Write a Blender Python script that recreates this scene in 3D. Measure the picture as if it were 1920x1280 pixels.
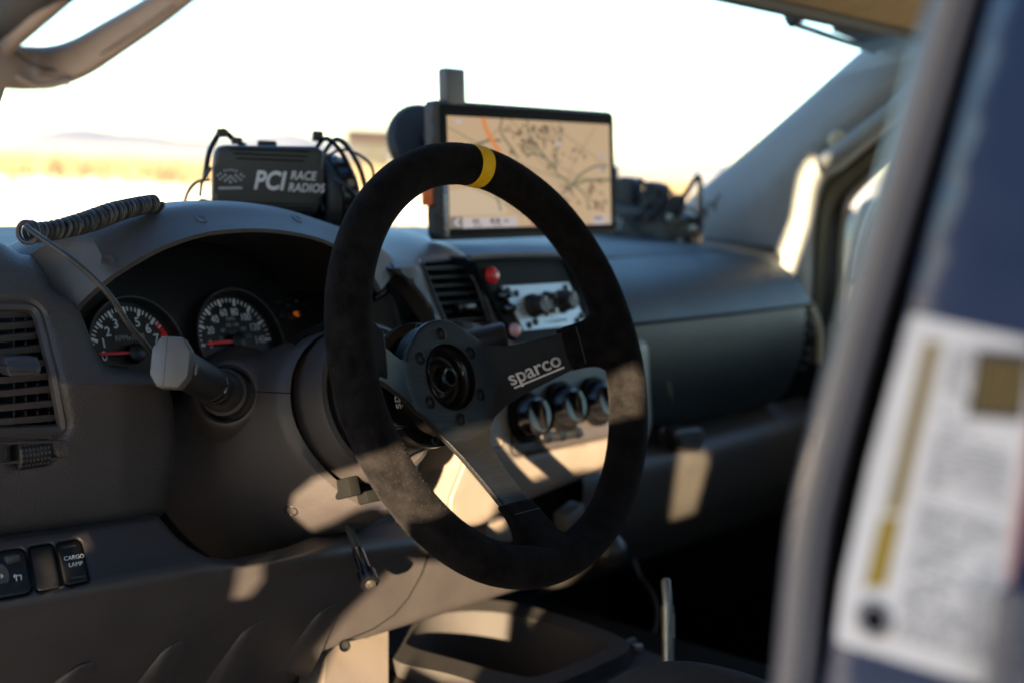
import bpy, bmesh, math, random
from mathutils import Vector, Matrix
from mathutils.geometry import delaunay_2d_cdt
random.seed(7)
for o in list(bpy.data.objects): bpy.data.objects.remove(o)
S = bpy.context.scene
COL = S.collection
PI = math.pi; R = math.radians
V = Vector

# ------------------------------------------------------------------ camera
# vehicle frame: X right, Y forward, Z up, metres; steering wheel centre at (0,0,1.15)
CAM = V((-0.84404, -0.68691, 1.30295))
CR = V((0.62999769, -0.77539032, 0.04327544)).normalized()
CD = V((-0.07029111, -0.11242928, -0.99117043)).normalized()
CF = V((0.77340938, 0.6213932, -0.12533323)).normalized()
FPX = 2667.0                                     # 50 mm lens over 1920 px of a 36 mm sensor
cd = bpy.data.cameras.new('camera'); cam = bpy.data.objects.new('camera', cd); COL.objects.link(cam)
cam.matrix_world = Matrix(((CR.x, -CD.x, -CF.x, CAM.x), (CR.y, -CD.y, -CF.y, CAM.y), (CR.z, -CD.z, -CF.z, CAM.z), (0, 0, 0, 1)))
cd.lens = 50; cd.sensor_width = 36; cd.clip_start = 0.05; cd.clip_end = 9000
cd.dof.use_dof = True; cd.dof.focus_distance = 1.06; cd.dof.aperture_fstop = 4.0; cd.dof.aperture_blades = 9
S.camera = cam

# ------------------------------------------------------------------ light
_az, _el = R(60), R(9.5)
SUN_TO = V((-math.sin(_az) * math.cos(_el), -math.cos(_az) * math.cos(_el), math.sin(_el)))    # towards the sun: behind the driver, to the left, low
SUN_EL = math.asin(SUN_TO.z); SUN_AZ = math.atan2(SUN_TO.x, SUN_TO.y)
w = bpy.data.worlds.new('World'); S.world = w; w.use_nodes = True
nt = w.node_tree; bg = nt.nodes['Background']
sky = nt.nodes.new('ShaderNodeTexSky'); sky.sky_type = 'NISHITA'; sky.sun_disc = False
sky.sun_elevation = SUN_EL; sky.sun_rotation = SUN_AZ
sky.air_density = 1.0; sky.dust_density = 0.3; sky.ozone_density = 3.0
nt.links.new(sky.outputs[0], bg.inputs[0]); bg.inputs[1].default_value = 0.066
sl = bpy.data.lights.new('sun', 'SUN'); sl.energy = 5.0; sl.angle = R(0.4); sl.color = (1.0, 0.76, 0.47)
sun = bpy.data.objects.new('sun', sl); COL.objects.link(sun); sun.location = (-3, -3, 5)
sun.rotation_euler = (-SUN_TO).to_track_quat('-Z', 'Y').to_euler()
S.view_settings.view_transform = 'Standard'; S.view_settings.look = 'None'
S.view_settings.exposure = 3.5; S.view_settings.gamma = 1; S.view_settings.use_curve_mapping = False
S.render.engine = 'CYCLES'
S.cycles.use_denoising = True; S.cycles.use_adaptive_sampling = False
S.cycles.max_bounces = 8; S.cycles.transparent_max_bounces = 12

# ------------------------------------------------------------------ pixel of the photograph -> point on a vehicle plane
def ray(x, y): return CR * ((x - 960) / FPX) + CD * ((y - 640) / FPX) + CF
def at(x, y, Y=None, X=None, Z=None, d=None):
    v = ray(x, y)
    if d is None:
        if Y is not None: d = (Y - CAM.y) / v.y
        elif X is not None: d = (X - CAM.x) / v.x
        else: d = (Z - CAM.z) / v.z
    return CAM + v * d

# ------------------------------------------------------------------ materials
def mat(name, col, rough=0.5, metal=0.0, spec=0.5, grain=None, bump=0.0, vary=0.0, vscale=30, sheen=0.0, sheencol=(1, 1, 1),
        emit=None, estr=0.0, coat=0.0, voro=False, stretch=None, dust=0.0, aniso=0.0):
    m = bpy.data.materials.new(name); m.use_nodes = True
    n = m.node_tree.nodes; l = m.node_tree.links; b = n['Principled BSDF']
    b.inputs['Base Color'].default_value = (*col, 1); b.inputs['Roughness'].default_value = rough
    b.inputs['Metallic'].default_value = metal; b.inputs['Specular IOR Level'].default_value = spec
    if coat: b.inputs['Coat Weight'].default_value = coat; b.inputs['Coat Roughness'].default_value = 0.08
    if sheen:
        b.inputs['Sheen Weight'].default_value = sheen; b.inputs['Sheen Roughness'].default_value = 0.45
        b.inputs['Sheen Tint'].default_value = (*sheencol, 1)
    if emit: b.inputs['Emission Color'].default_value = (*emit, 1); b.inputs['Emission Strength'].default_value = estr
    tc = n.new('ShaderNodeTexCoord'); mp = n.new('ShaderNodeMapping'); l.new(tc.outputs['Object'], mp.inputs[0])
    if stretch: mp.inputs['Scale'].default_value = stretch
    if vary or dust:
        t = n.new('ShaderNodeTexNoise'); t.inputs['Scale'].default_value = vscale; t.inputs['Detail'].default_value = 6
        t.inputs['Roughness'].default_value = 0.65
        l.new(mp.outputs[0], t.inputs['Vector'])
        cr = n.new('ShaderNodeValToRGB'); l.new(t.outputs['Fac'], cr.inputs[0])
        cr.color_ramp.elements[0].position = 0.3; cr.color_ramp.elements[1].position = 0.7
        cr.color_ramp.elements[0].color = (*[c * (1 - vary) for c in col], 1); cr.color_ramp.elements[1].color = (*[min(1, c * (1 + vary)) for c in col], 1)
        last = cr.outputs[0]
        if dust:
            t2 = n.new('ShaderNodeTexNoise'); t2.inputs['Scale'].default_value = 900; t2.inputs['Detail'].default_value = 2
            l.new(tc.outputs['Object'], t2.inputs['Vector'])
            r2 = n.new('ShaderNodeValToRGB'); r2.color_ramp.elements[0].position = 0.68; r2.color_ramp.elements[1].position = 0.80
            l.new(t2.outputs['Fac'], r2.inputs[0])
            mu = n.new('ShaderNodeMath'); mu.operation = 'MULTIPLY'; l.new(r2.outputs[0], mu.inputs[0]); mu.inputs[1].default_value = dust
            mx = n.new('ShaderNodeMix'); mx.data_type = 'RGBA'; l.new(mu.outputs[0], mx.inputs[0])
            l.new(last, mx.inputs[6]); mx.inputs[7].default_value = (0.25, 0.22, 0.18, 1); last = mx.outputs[2]
        l.new(last, b.inputs['Base Color'])
        mr = n.new('ShaderNodeMapRange'); mr.inputs[3].default_value = max(0.02, rough - 0.09); mr.inputs[4].default_value = min(1, rough + 0.09)
        l.new(t.outputs['Fac'], mr.inputs[0]); l.new(mr.outputs[0], b.inputs['Roughness'])
    if grain:
        if voro:
            g = n.new('ShaderNodeTexVoronoi'); g.inputs['Scale'].default_value = grain; out = g.outputs['Distance']
        else:
            g = n.new('ShaderNodeTexNoise'); g.inputs['Scale'].default_value = grain; g.inputs['Detail'].default_value = 3; out = g.outputs['Fac']
        l.new(mp.outputs[0], g.inputs['Vector'])
        bp = n.new('ShaderNodeBump'); bp.inputs['Strength'].default_value = bump; bp.inputs['Distance'].default_value = 0.0006
        l.new(out, bp.inputs['Height']); l.new(bp.outputs[0], b.inputs['Normal'])
    return m
TAUPE = (0.0315, 0.0272, 0.0278)
M = {}
M['leather'] = mat('leather_grain_plastic', TAUPE, 0.55, grain=520, bump=0.55, voro=True, vary=0.12, vscale=18, dust=0.10)
M['plastic'] = mat('taupe_plastic', TAUPE, 0.50, grain=1000, bump=0.5, vary=0.12, vscale=22, dust=0.12)
M['hood'] = mat('hood_plastic', (0.033, 0.030, 0.030), 0.48, grain=1000, bump=0.45, vary=0.10, vscale=20, dust=0.10)
M['pad'] = mat('dash_pad', (0.0075, 0.0115, 0.0125), 0.5, grain=900, bump=0.35, voro=True, vary=0.10, vscale=15)
M['trim'] = mat('centre_trim', (0.056, 0.052, 0.052), 0.42, grain=1300, bump=0.2, vary=0.08, vscale=20)
M['tan'] = mat('tan_trim', (0.125, 0.103, 0.086), 0.5, grain=1300, bump=0.2, vary=0.10, vscale=20)
M['black'] = mat('black_plastic', (0.006, 0.006, 0.0065), 0.45, grain=1200, bump=0.2, vary=0.2)
M['traym'] = mat('tray_plastic', (0.026, 0.023, 0.022), 0.75, spec=0.25, grain=900, bump=0.4, vary=0.15)
M['panelm'] = mat('panel_black', (0.005, 0.0075, 0.0085), 0.6, spec=0.12, vary=0.15)
M['bolster'] = mat('knee_plastic', (0.034, 0.031, 0.028), 0.55, grain=900, bump=0.3, vary=0.1)
M['gloss'] = mat('gloss_black', (0.004, 0.004, 0.005), 0.2, spec=0.4, vary=0.15)
M['bezel'] = mat('matt_bezel', (0.003, 0.003, 0.003), 0.5, spec=0.06)
M['void'] = mat('matt_black', (0.004, 0.004, 0.004), 0.9, spec=0.1)
M['rubber'] = mat('black_rubber', (0.008, 0.008, 0.009), 0.62, grain=900, bump=0.25, vary=0.2)
M['cordm'] = mat('cord_rubber', (0.010, 0.0105, 0.012), 0.5, vary=0.15)
M['suede'] = mat('black_suede', (0.0052, 0.0047, 0.0050), 0.95, spec=0.04, grain=1400, bump=1.0, vary=0.75, vscale=70, sheen=0.012, sheencol=(0.9, 0.85, 0.85), dust=0.13)
M['nap'] = mat('suede_nap', (0.026, 0.0235, 0.024), 0.95, spec=0.05)
M['yellow'] = mat('yellow_tape', (0.60, 0.345, 0.004), 0.7, spec=0.15, grain=1500, bump=0.8, vary=0.15, vscale=120)
M['brushed'] = mat('brushed_anodised', (0.0080, 0.0085, 0.0092), 0.46, metal=0.6, grain=900, bump=0.55, vary=0.25, vscale=260, stretch=(0.04, 1.6, 1.6))
M['anod'] = mat('black_anodised', (0.004, 0.004, 0.0045), 0.25, spec=0.3)
M['screw'] = mat('screw_steel', (0.016, 0.0165, 0.017), 0.4, metal=0.8)
M['steel'] = mat('bright_steel', (0.26, 0.235, 0.20), 0.42, metal=1.0, vary=0.2, vscale=60)
M['alu'] = mat('aluminium_plate', (0.42, 0.44, 0.44), 0.38, metal=0.5, vary=0.06, vscale=90)
M['white'] = mat('white_print', (0.50, 0.49, 0.49), 0.6)
M['greyprint'] = mat('grey_print', (0.26, 0.26, 0.26), 0.6)
M['dimprint'] = mat('faint_print', (0.018, 0.018, 0.018), 0.6)
M['gaugewhite'] = mat('gauge_print', (0.62, 0.62, 0.64), 0.6)
M['red'] = mat('red_paint', (0.60, 0.012, 0.016), 0.4)
M['needle'] = mat('red_needle', (0.75, 0.02, 0.02), 0.4)
M['redbtn'] = mat('red_button', (0.55, 0.02, 0.02), 0.25, coat=0.3)
M['pinkbtn'] = mat('pale_button', (0.62, 0.36, 0.34), 0.25, coat=0.3)
M['orange'] = mat('orange_rubber', (0.75, 0.13, 0.02), 0.5)
M['amber'] = mat('amber_lamp', (0.3, 0.05, 0.0), 0.5, emit=(1, 0.22, 0.02), estr=0.018)
M['redlamp'] = mat('red_lamp', (0.3, 0.0, 0.0), 0.5, emit=(1, 0.01, 0.03), estr=0.018)
M['paint'] = mat('blue_paint', (0.016, 0.032, 0.085), 0.30, coat=0.6, vary=0.06, vscale=40)
M['seal'] = mat('grey_seal', (0.090, 0.094, 0.120), 0.30, spec=0.7, grain=300, bump=0.2, vary=0.1)
M['handle'] = mat('tan_handle', (0.20, 0.15, 0.122), 0.46, grain=1100, bump=0.15, vary=0.16, vscale=35, dust=0.05)
M['headliner'] = mat('headliner_cloth', (0.34, 0.24, 0.12), 0.9, grain=700, bump=0.5, vary=0.2, vscale=40)
M['visor'] = mat('visor_vinyl', (0.03, 0.033, 0.033), 0.6)
M['pillar'] = mat('pillar_trim', (0.165, 0.176, 0.176), 0.6, grain=900, bump=0.2, vary=0.08)
M['cream'] = mat('cream_sunlit_trim', (0.36, 0.32, 0.21), 0.6, vary=0.1)
M['olive'] = mat('door_seal', (0.055, 0.052, 0.033), 0.7)
M['label'] = mat('label_paper', (0.62, 0.61, 0.64), 0.32, coat=0.3, vary=0.05, vscale=80)
M['ink'] = mat('label_ink', (0.16, 0.16, 0.18), 0.5)
M['lyellow'] = mat('label_yellow', (0.27, 0.18, 0.008), 0.45)
M['pink'] = mat('label_pink', (0.55, 0.28, 0.27), 0.5)
M['chrome'] = mat('chrome', (0.8, 0.8, 0.8), 0.12, metal=1)
M['seat'] = mat('seat_cloth', (0.014, 0.014, 0.016), 0.9, grain=900, bump=0.6, vary=0.2)
M['carpet'] = mat('carpet', (0.010, 0.010, 0.010), 0.95, spec=0.1, grain=600, bump=0.8, vary=0.3)
M['lens'] = mat('cluster_face', (0.006, 0.006, 0.007), 0.35)
M['skin_alu'] = mat('grey_metal_box', (0.10, 0.095, 0.09), 0.5, metal=0.3)
def emis(name, col, k):
    m = bpy.data.materials.new(name); m.use_nodes = True
    b = m.node_tree.nodes['Principled BSDF']; b.inputs['Base Color'].default_value = (0.01, 0.01, 0.01, 1)
    b.inputs['Roughness'].default_value = 0.3; b.inputs['Specular IOR Level'].default_value = 0.12
    b.inputs['Emission Color'].default_value = (*col, 1); b.inputs['Emission Strength'].default_value = k
    return m
SCR = 0.072
M['s_base'] = emis('screen_sand', (0.62, 0.42, 0.24), SCR)
M['s_pale'] = emis('screen_pale', (0.66, 0.50, 0.34), SCR)
M['s_road'] = emis('screen_road', (0.15, 0.145, 0.075), SCR)
M['s_dark'] = emis('screen_smudge', (0.20, 0.125, 0.065), SCR)
M['s_thin'] = emis('screen_line', (0.27, 0.20, 0.11), SCR)
M['s_hwy'] = emis('screen_highway', (0.80, 0.25, 0.05), SCR)
M['s_box'] = emis('screen_box', (0.58, 0.50, 0.50), SCR)
M['s_grey'] = emis('screen_grey', (0.20, 0.19, 0.18), SCR)
M['s_ink'] = emis('screen_ink', (0.10, 0.09, 0.09), SCR)
M['s_blue'] = emis('screen_blue', (0.10, 0.12, 0.42), SCR)
def glassmat(name, tint, refl):
    m = bpy.data.materials.new(name); m.use_nodes = True; n = m.node_tree.nodes; l = m.node_tree.links
    n.remove(n['Principled BSDF']); o = n['Material Output']
    t = n.new('ShaderNodeBsdfTransparent'); t.inputs[0].default_value = (*tint, 1)
    g = n.new('ShaderNodeBsdfGlossy'); g.inputs['Roughness'].default_value = 0.02
    mx = n.new('ShaderNodeMixShader'); lw = n.new('ShaderNodeLayerWeight'); lw.inputs[0].default_value = 0.18
    mu = n.new('ShaderNodeMath'); mu.operation = 'MULTIPLY'; mu.inputs[1].default_value = refl
    l.new(lw.outputs['Fresnel'], mu.inputs[0]); l.new(mu.outputs[0], mx.inputs[0])
    l.new(t.outputs[0], mx.inputs[1]); l.new(g.outputs[0], mx.inputs[2]); l.new(mx.outputs[0], o.inputs[0])
    return m
M['glass'] = glassmat('window_glass', (0.93, 0.95, 0.94), 0.25)

# ------------------------------------------------------------------ objects
def link(o, parent=None):
    COL.objects.link(o)
    if parent is not None:                          # roots are only translated, parts are built in vehicle coordinates
        o.parent = parent
        if parent.parent is None: o.matrix_parent_inverse = Matrix.Translation(-parent.location)
    return o
def thing(name, label, cat, loc, group=None):
    o = bpy.data.objects.new(name, None); o.location = loc; o.empty_display_size = 0.05; COL.objects.link(o)
    return tag(o, label, cat, group)
def tag(o, label=None, cat=None, group=None, kind=None):
    if label: o['label'] = label
    if cat: o['category'] = cat
    if group: o['group'] = group
    if kind: o['kind'] = kind
    return o
def catmull(pts, n):
    P = [V(p) for p in pts]
    if len(P) < 3:
        return [P[0].lerp(P[-1], i / (n - 1)) for i in range(n)]
    L = [0]
    for a, b in zip(P, P[1:]): L.append(L[-1] + max(1e-9, (b - a).length))
    out = []; k = 0
    for i in range(n):
        s = L[-1] * i / (n - 1)
        while k < len(P) - 2 and s > L[k + 1]: k += 1
        t = (s - L[k]) / (L[k + 1] - L[k])
        p1, p2 = P[k], P[k + 1]
        p0 = P[k - 1] if k > 0 else p1 * 2 - p2
        p3 = P[k + 2] if k + 2 < len(P) else p2 * 2 - p1
        out.append(0.5 * ((2 * p1) + (p2 - p0) * t + (2 * p0 - 5 * p1 + 4 * p2 - p3) * t * t + (3 * p1 - p0 - 3 * p2 + p3) * t ** 3))
    return out
def smooth2(pts, n=6, closed=True):
    """rounded closed 2D outline through the points"""
    P = [V((p[0], p[1])) for p in pts]; out = []; N = len(P)
    for i in range(N):
        p0, p1, p2, p3 = P[i - 1], P[i], P[(i + 1) % N], P[(i + 2) % N]
        for j in range(n):
            t = j / n
            out.append(tuple(0.5 * ((2 * p1) + (p2 - p0) * t + (2 * p0 - 5 * p1 + 4 * p2 - p3) * t * t + (3 * p1 - p0 - 3 * p2 + p3) * t ** 3)))
    return out
def corners(pts, r, n=5):
    """closed polygon with each corner rounded by r (same units)"""
    P = [V((p[0], p[1])) for p in pts]; out = []; N = len(P)
    for i in range(N):
        a, b, c = P[i - 1], P[i], P[(i + 1) % N]
        rr = r[i] if isinstance(r, (list, tuple)) else r
        da, dc = (a - b), (c - b)
        k = min(rr, da.length * 0.48, dc.length * 0.48)
        p, q = b + da.normalized() * k, b + dc.normalized() * k
        for j in range(n + 1):
            t = j / n
            out.append(tuple((1 - t) ** 2 * p + 2 * t * (1 - t) * b + t * t * q))
    return out
class MB:
    def __init__(s): s.v = []; s.f = []
    def grid(s, rows, closed_u=False, closed_v=False, flip=False):
        b = len(s.v); nu = len(rows[0]); nv = len(rows)
        for r in rows: s.v += [tuple(p) for p in r]
        for j in range(nv if closed_v else nv - 1):
            for i in range(nu if closed_u else nu - 1):
                a, c = b + j * nu + i, b + j * nu + (i + 1) % nu
                d, e = b + ((j + 1) % nv) * nu + (i + 1) % nu, b + ((j + 1) % nv) * nu + i
                s.f.append((a, e, d, c) if flip else (a, c, d, e))
        return s
    def cap(s, ring, flip=False):
        b = len(s.v); s.v += [tuple(p) for p in ring]; n = len(ring)
        c = sum((V(p) for p in ring), V((0, 0, 0))) / n; s.v.append(tuple(c))
        for i in range(n):
            t = (b + i, b + (i + 1) % n, b + n); s.f.append(t[::-1] if flip else t)
        return s
    def tube(s, pts, r, n=12, closed=False, caps=True, flat=None):
        P = [V(p) for p in pts]; N = len(P)
        rs = r if isinstance(r, (list, tuple)) else [r] * N
        T = []
        for i in range(N):
            a, b = (P[i - 1], P[(i + 1) % N]) if closed else (P[max(0, i - 1)], P[min(N - 1, i + 1)])
            T.append((b - a).normalized())
        u = T[0].orthogonal().normalized(); rows = []
        for i in range(N):
            u = (u - T[i] * u.dot(T[i])); u.normalize(); w_ = T[i].cross(u)
            rows.append([P[i] + (u * math.cos(2 * PI * k / n) + w_ * math.sin(2 * PI * k / n)) * rs[i] for k in range(n)])
        if closed:
            # unwind the twist
            tw = 0
            best = min(range(n), key=lambda k: (rows[0][k] - (P[0] + (rows[-1][0] - P[-1]))).length)
            s.grid(rows, closed_u=True)
            b = len(s.v) - N * n
            for k in range(n):
                s.f.append((b + (N - 1) * n + k, b + (N - 1) * n + (k + 1) % n, b + (best + k + 1) % n, b + (best + k) % n))
        else:
            s.grid(rows, closed_u=True)
            if caps: s.cap(rows[0], True); s.cap(rows[-1])
        return s
    def lathe(s, prof, o, ax, n=40, caps=False, ref=None):
        o = V(o); ax = V(ax).normalized(); u = (V(ref) - ax * V(ref).dot(ax)).normalized() if ref else ax.orthogonal().normalized(); w_ = ax.cross(u)
        rows = [[o + ax * a + (u * math.cos(2 * PI * k / n) + w_ * math.sin(2 * PI * k / n)) * max(rr, 1e-5) for k in range(n)] for a, rr in prof]
        s.grid(rows, closed_u=True)
        return s
    def box(s, c, size, ux=(1, 0, 0), uz=(0, 0, 1), bev=0.0015, seg=2):
        ux = V(ux).normalized(); uz = V(uz); uz = (uz - ux * uz.dot(ux)).normalized(); uy = uz.cross(ux)
        bm = bmesh.new(); bmesh.ops.create_cube(bm, size=1)
        for v in bm.verts: v.co = V((v.co.x * size[0], v.co.y * size[1], v.co.z * size[2]))
        if bev: bmesh.ops.bevel(bm, geom=bm.edges[:], offset=min(bev, min(size) * 0.49), segments=seg, profile=0.5, affect='EDGES')
        b = len(s.v); bm.verts.index_update()
        for v in bm.verts: s.v.append(tuple(V(c) + ux * v.co.x + uy * v.co.y + uz * v.co.z))
        for f in bm.faces: s.f.append(tuple(b + v.index for v in f.verts))
        bm.free(); return s
    def sheet(s, outline, fn, holes=(), step=10.0, thick=None, pillow=0.0, pdepth=0.0, back=True, hpillow=None, poutline=None):
        """fill a 2D outline with holes, map by fn(u, v, inset_depth), give it real thickness along the vector thick"""
        loops = [[V((p[0], p[1])) for p in L] for L in [outline, *holes]]
        def dens(L):
            out = []
            for a, b in zip(L, L[1:] + L[:1]):
                k = max(1, int((b - a).length / step + 0.5))
                out += [a.lerp(b, i / k) for i in range(k)]
            return out
        loops = [dens(L) for L in loops]
        verts = []; edges = []
        for L in loops:
            b = len(verts); verts += L; edges += [(b + i, b + (i + 1) % len(L)) for i in range(len(L))]
        def inside(p, L):
            c = False; j = len(L) - 1
            for i in range(len(L)):
                if (L[i].y > p.y) != (L[j].y > p.y) and p.x < (L[j].x - L[i].x) * (p.y - L[i].y) / (L[j].y - L[i].y) + L[i].x: c = not c
                j = i
            return c
        def ok(p): return inside(p, loops[0]) and not any(inside(p, h) for h in loops[1:])
        def dist(p, L): 
            m = 1e9
            for i in range(len(L)):
                a, b = L[i - 1], L[i]; ab = b - a; t = max(0, min(1, (p - a).dot(ab) / max(1e-12, ab.length_squared)))
                m = min(m, (a + ab * t - p).length)
            return m
        nb = len(verts)
        xs = [p.x for p in loops[0]]; ys = [p.y for p in loops[0]]
        bx0, by0, bx1, by1 = min(xs), min(ys), max(xs), max(ys)
        if pillow:
            for L in loops:
                for q in (0.12, 0.35, 0.7):
                    for i in range(len(L)):
                        tdir = (L[(i + 1) % len(L)] - L[i - 1]); 
                        if tdir.length < 1e-9: continue
                        nrm = V((-tdir.y, tdir.x)).normalized()
                        for sg in (1, -1):
                            p = L[i] + nrm * sg * q * pillow
                            if ok(p) and min(dist(p, K) for K in loops) > q * pillow * 0.8: verts.append(p)
        j = 0; y = by0 + step * 0.5
        while y < by1:
            x = bx0 + (step * 0.5 if j % 2 else step)
            while x < bx1:
                p = V((x, y))
                if ok(p) and min(dist(p, K) for K in loops) > max(step * 0.45, pillow * 0.85): verts.append(p)
                x += step
            y += step * 0.87; j += 1
        rv, re_, rf, _, _, _ = delaunay_2d_cdt(verts, edges, [], 1, 1e-6)
        faces = [f for f in rf if ok(sum((rv[i] for i in f), V((0, 0))) / len(f))]
        # orient: consistent
        b = len(s.v)
        for p in rv:
            dd = 0.0
            if pillow:
                dm = min(dist(p, K) for K in loops)
                if dm < pillow: q = 1 - dm / pillow; dd = pdepth * (1 - math.sqrt(max(0, 1 - q * q)))
            s.v.append(tuple(fn(p.x, p.y, dd)))
        s.f += [tuple(b + i for i in f) for f in faces]
        if thick is not None:
            th = V(thick); cnt = {}
            for f in faces:
                for i in range(len(f)):
                    k = (f[i], f[(i + 1) % len(f)]); cnt[k] = 1
            b2 = len(s.v); n_ = len(rv)
            for i in range(n_): s.v.append(tuple(V(s.v[b + i]) + th))
            if back: s.f += [tuple(b2 + i for i in f[::-1]) for f in faces]
            for (i, k) in list(cnt):
                if (k, i) not in cnt: s.f.append((b + i, b2 + i, b2 + k, b + k))
        return s
    def build(s, name, m, parent=None, smooth=True, ang=40, recalc=True):
        me = bpy.data.meshes.new(name); me.from_pydata([tuple(v) for v in s.v], [], s.f)
        if recalc:
            bm = bmesh.new(); bm.from_mesh(me)
            bmesh.ops.remove_doubles(bm, verts=bm.verts, dist=2e-6)
            bmesh.ops.recalc_face_normals(bm, faces=bm.faces); bm.to_mesh(me); bm.free()
        me.validate()
        if smooth:
            me.polygons.foreach_set('use_smooth', [True] * len(me.polygons)); me.set_sharp_from_angle(angle=R(ang))
        me.materials.append(m if not isinstance(m, str) else M[m])
        o = bpy.data.objects.new(name, me); link(o, parent); return o
def loft(rows, nu, nv):
    rr = [catmull(r, nu) for r in rows]
    cols = [catmull([r[i] for r in rr], nv) for i in range(nu)]
    return [[cols[i][j] for i in range(nu)] for j in range(nv)]
def text(name, s, o, u, v, size, m, parent, extrude=0.0001, shear=0.0, bold=0.0, align='CENTER', sx=1.0, wrap=None):
    c = bpy.data.curves.new(name, 'FONT'); c.body = s; c.size = size; c.extrude = extrude; c.shear = shear; c.offset = bold
    c.align_x = align; c.align_y = 'CENTER'; c.resolution_u = 4
    t = bpy.data.objects.new(name, c); COL.objects.link(t)
    bpy.context.view_layer.update()
    me = bpy.data.meshes.new_from_object(t.evaluated_get(bpy.context.evaluated_depsgraph_get()))
    bpy.data.objects.remove(t)
    u = V(u).normalized(); v = V(v); v = (v - u * v.dot(u)).normalized(); n = u.cross(v)
    o = V(o)
    for q in me.vertices: q.co = o + u * q.co.x * sx + v * q.co.y + n * q.co.z
    me.materials.clear(); me.materials.append(M[m]); me.name = name
    if wrap:
        for q in me.vertices: q.co = wrap(q.co)
    ob = bpy.data.objects.new(name, me); link(ob, parent); return ob
from mathutils.bvhtree import BVHTree
def hit(o, x, y):
    """where the photograph's pixel meets a part already built, and the surface normal there"""
    me = o.data; t = BVHTree.FromPolygons([v.co[:] for v in me.vertices], [tuple(p.vertices) for p in me.polygons])
    p, n, _, _ = t.ray_cast(CAM, ray(x, y).normalized())
    if p is None: return at(x, y, d=1.1), V((-.7, -.7, 0)).normalized()
    return p, (n if n.dot(CAM - p) > 0 else -n)
def px(Yf):
    """map a photograph outline onto the surface Y = Yf(x, y), inset along +Y"""
    return lambda x, y, dd: at(x, y, Y=(Yf(x, y) if callable(Yf) else Yf) + dd)
def lerp(a, b, t): return a + (b - a) * max(0, min(1, t))

# ================================================================== SETTING
# ground, hills
def ground_material():
    m = bpy.data.materials.new('dry_ground'); m.use_nodes = True; n = m.node_tree.nodes; l = m.node_tree.links; b = n['Principled BSDF']
    b.inputs['Roughness'].default_value = 0.95; b.inputs['Specular IOR Level'].default_value = 0.1
    tc = n.new('ShaderNodeTexCoord'); t = n.new('ShaderNodeTexNoise'); t.inputs['Scale'].default_value = 0.25; t.inputs['Detail'].default_value = 8
    l.new(tc.outputs['Object'], t.inputs['Vector'])
    cr = n.new('ShaderNodeValToRGB'); l.new(t.outputs['Fac'], cr.inputs[0])
    cr.color_ramp.elements[0].position = 0.42; cr.color_ramp.elements[0].color = (0.55, 0.47, 0.35, 1)
    cr.color_ramp.elements[1].position = 0.56; cr.color_ramp.elements[1].color = (0.66, 0.62, 0.54, 1)
    l.new(cr.outputs[0], b.inputs['Base Color']); return m
g = MB(); NR, NA = 40, 72
rows = []
for i in range(NR):
    r = 0.5 * (6000 / 0.5) ** (i / (NR - 1))
    rows.append([V((r * math.cos(2 * PI * k / NA), r * math.sin(2 * PI * k / NA), 0.0)) for k in range(NA)])
g.grid(rows, closed_u=True).cap(rows[0])
tag(g.build('ground', ground_material()), kind='structure')
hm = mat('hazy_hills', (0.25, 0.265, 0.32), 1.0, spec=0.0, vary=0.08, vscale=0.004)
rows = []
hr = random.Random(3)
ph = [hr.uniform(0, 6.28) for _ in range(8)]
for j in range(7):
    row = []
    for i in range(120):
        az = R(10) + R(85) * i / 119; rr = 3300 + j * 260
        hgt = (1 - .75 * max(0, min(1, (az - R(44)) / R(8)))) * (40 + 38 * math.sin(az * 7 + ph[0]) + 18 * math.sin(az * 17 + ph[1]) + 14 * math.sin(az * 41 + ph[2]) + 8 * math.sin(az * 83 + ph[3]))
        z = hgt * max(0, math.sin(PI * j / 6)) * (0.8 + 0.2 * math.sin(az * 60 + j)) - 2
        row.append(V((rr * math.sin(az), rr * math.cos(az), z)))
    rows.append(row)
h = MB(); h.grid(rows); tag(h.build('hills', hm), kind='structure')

# golden dry grass belt across the field: uncountable
bm_ = mat('dry_bush', (0.115, 0.088, 0.045), 1.0, spec=0.0, vary=0.3, vscale=3)
gm = mat('dry_grass', (0.205, 0.160, 0.096), 1.0, spec=0.0, vary=0.25, vscale=1.5)
b = MB()
gr = random.Random(11)
def blade(b, x, y, z, hh, ww):
    a = gr.uniform(0, PI); dx, dy = math.cos(a) * ww, math.sin(a) * ww
    lx, ly = gr.uniform(-.3, .3) * hh, gr.uniform(-.3, .3) * hh
    i = len(b.v); b.v += [(x - dx, y - dy, z), (x + dx, y + dy, z), (x + lx, y + ly, z + hh)]; b.f.append((i, i + 1, i + 2))
for _ in range(9000):
    az = R(gr.uniform(22, 58)); d = gr.uniform(48, 80)
    blade(b, CAM.x + d * math.sin(az), CAM.y + d * math.cos(az), 0, gr.uniform(.35, .95), gr.uniform(.05, .16))
b2 = MB()
for _ in range(26000):                                  # thinner straw over the near field, in drifts
    az = R(gr.uniform(18, 72)); d = 7 * (50 / 7) ** gr.random(); x, y = CAM.x + d * math.sin(az), CAM.y + d * math.cos(az)
    if math.sin(x * .9 + 1.3 * math.sin(y * .5)) + math.sin(y * .7 + x * .2) < -.35: continue
    blade(b2, x, y, 0, gr.uniform(.08, .30) * min(1, d / 14 + .3), gr.uniform(.01, .03) * (1 + d / 20))
tag(b2.build('straw', mat('pale_straw', (0.52, 0.47, 0.38), 1.0, spec=0.0, vary=0.15, vscale=1.2), smooth=False, recalc=False), 'pale straw in drifts over the near field', 'straw', kind='stuff')
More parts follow.
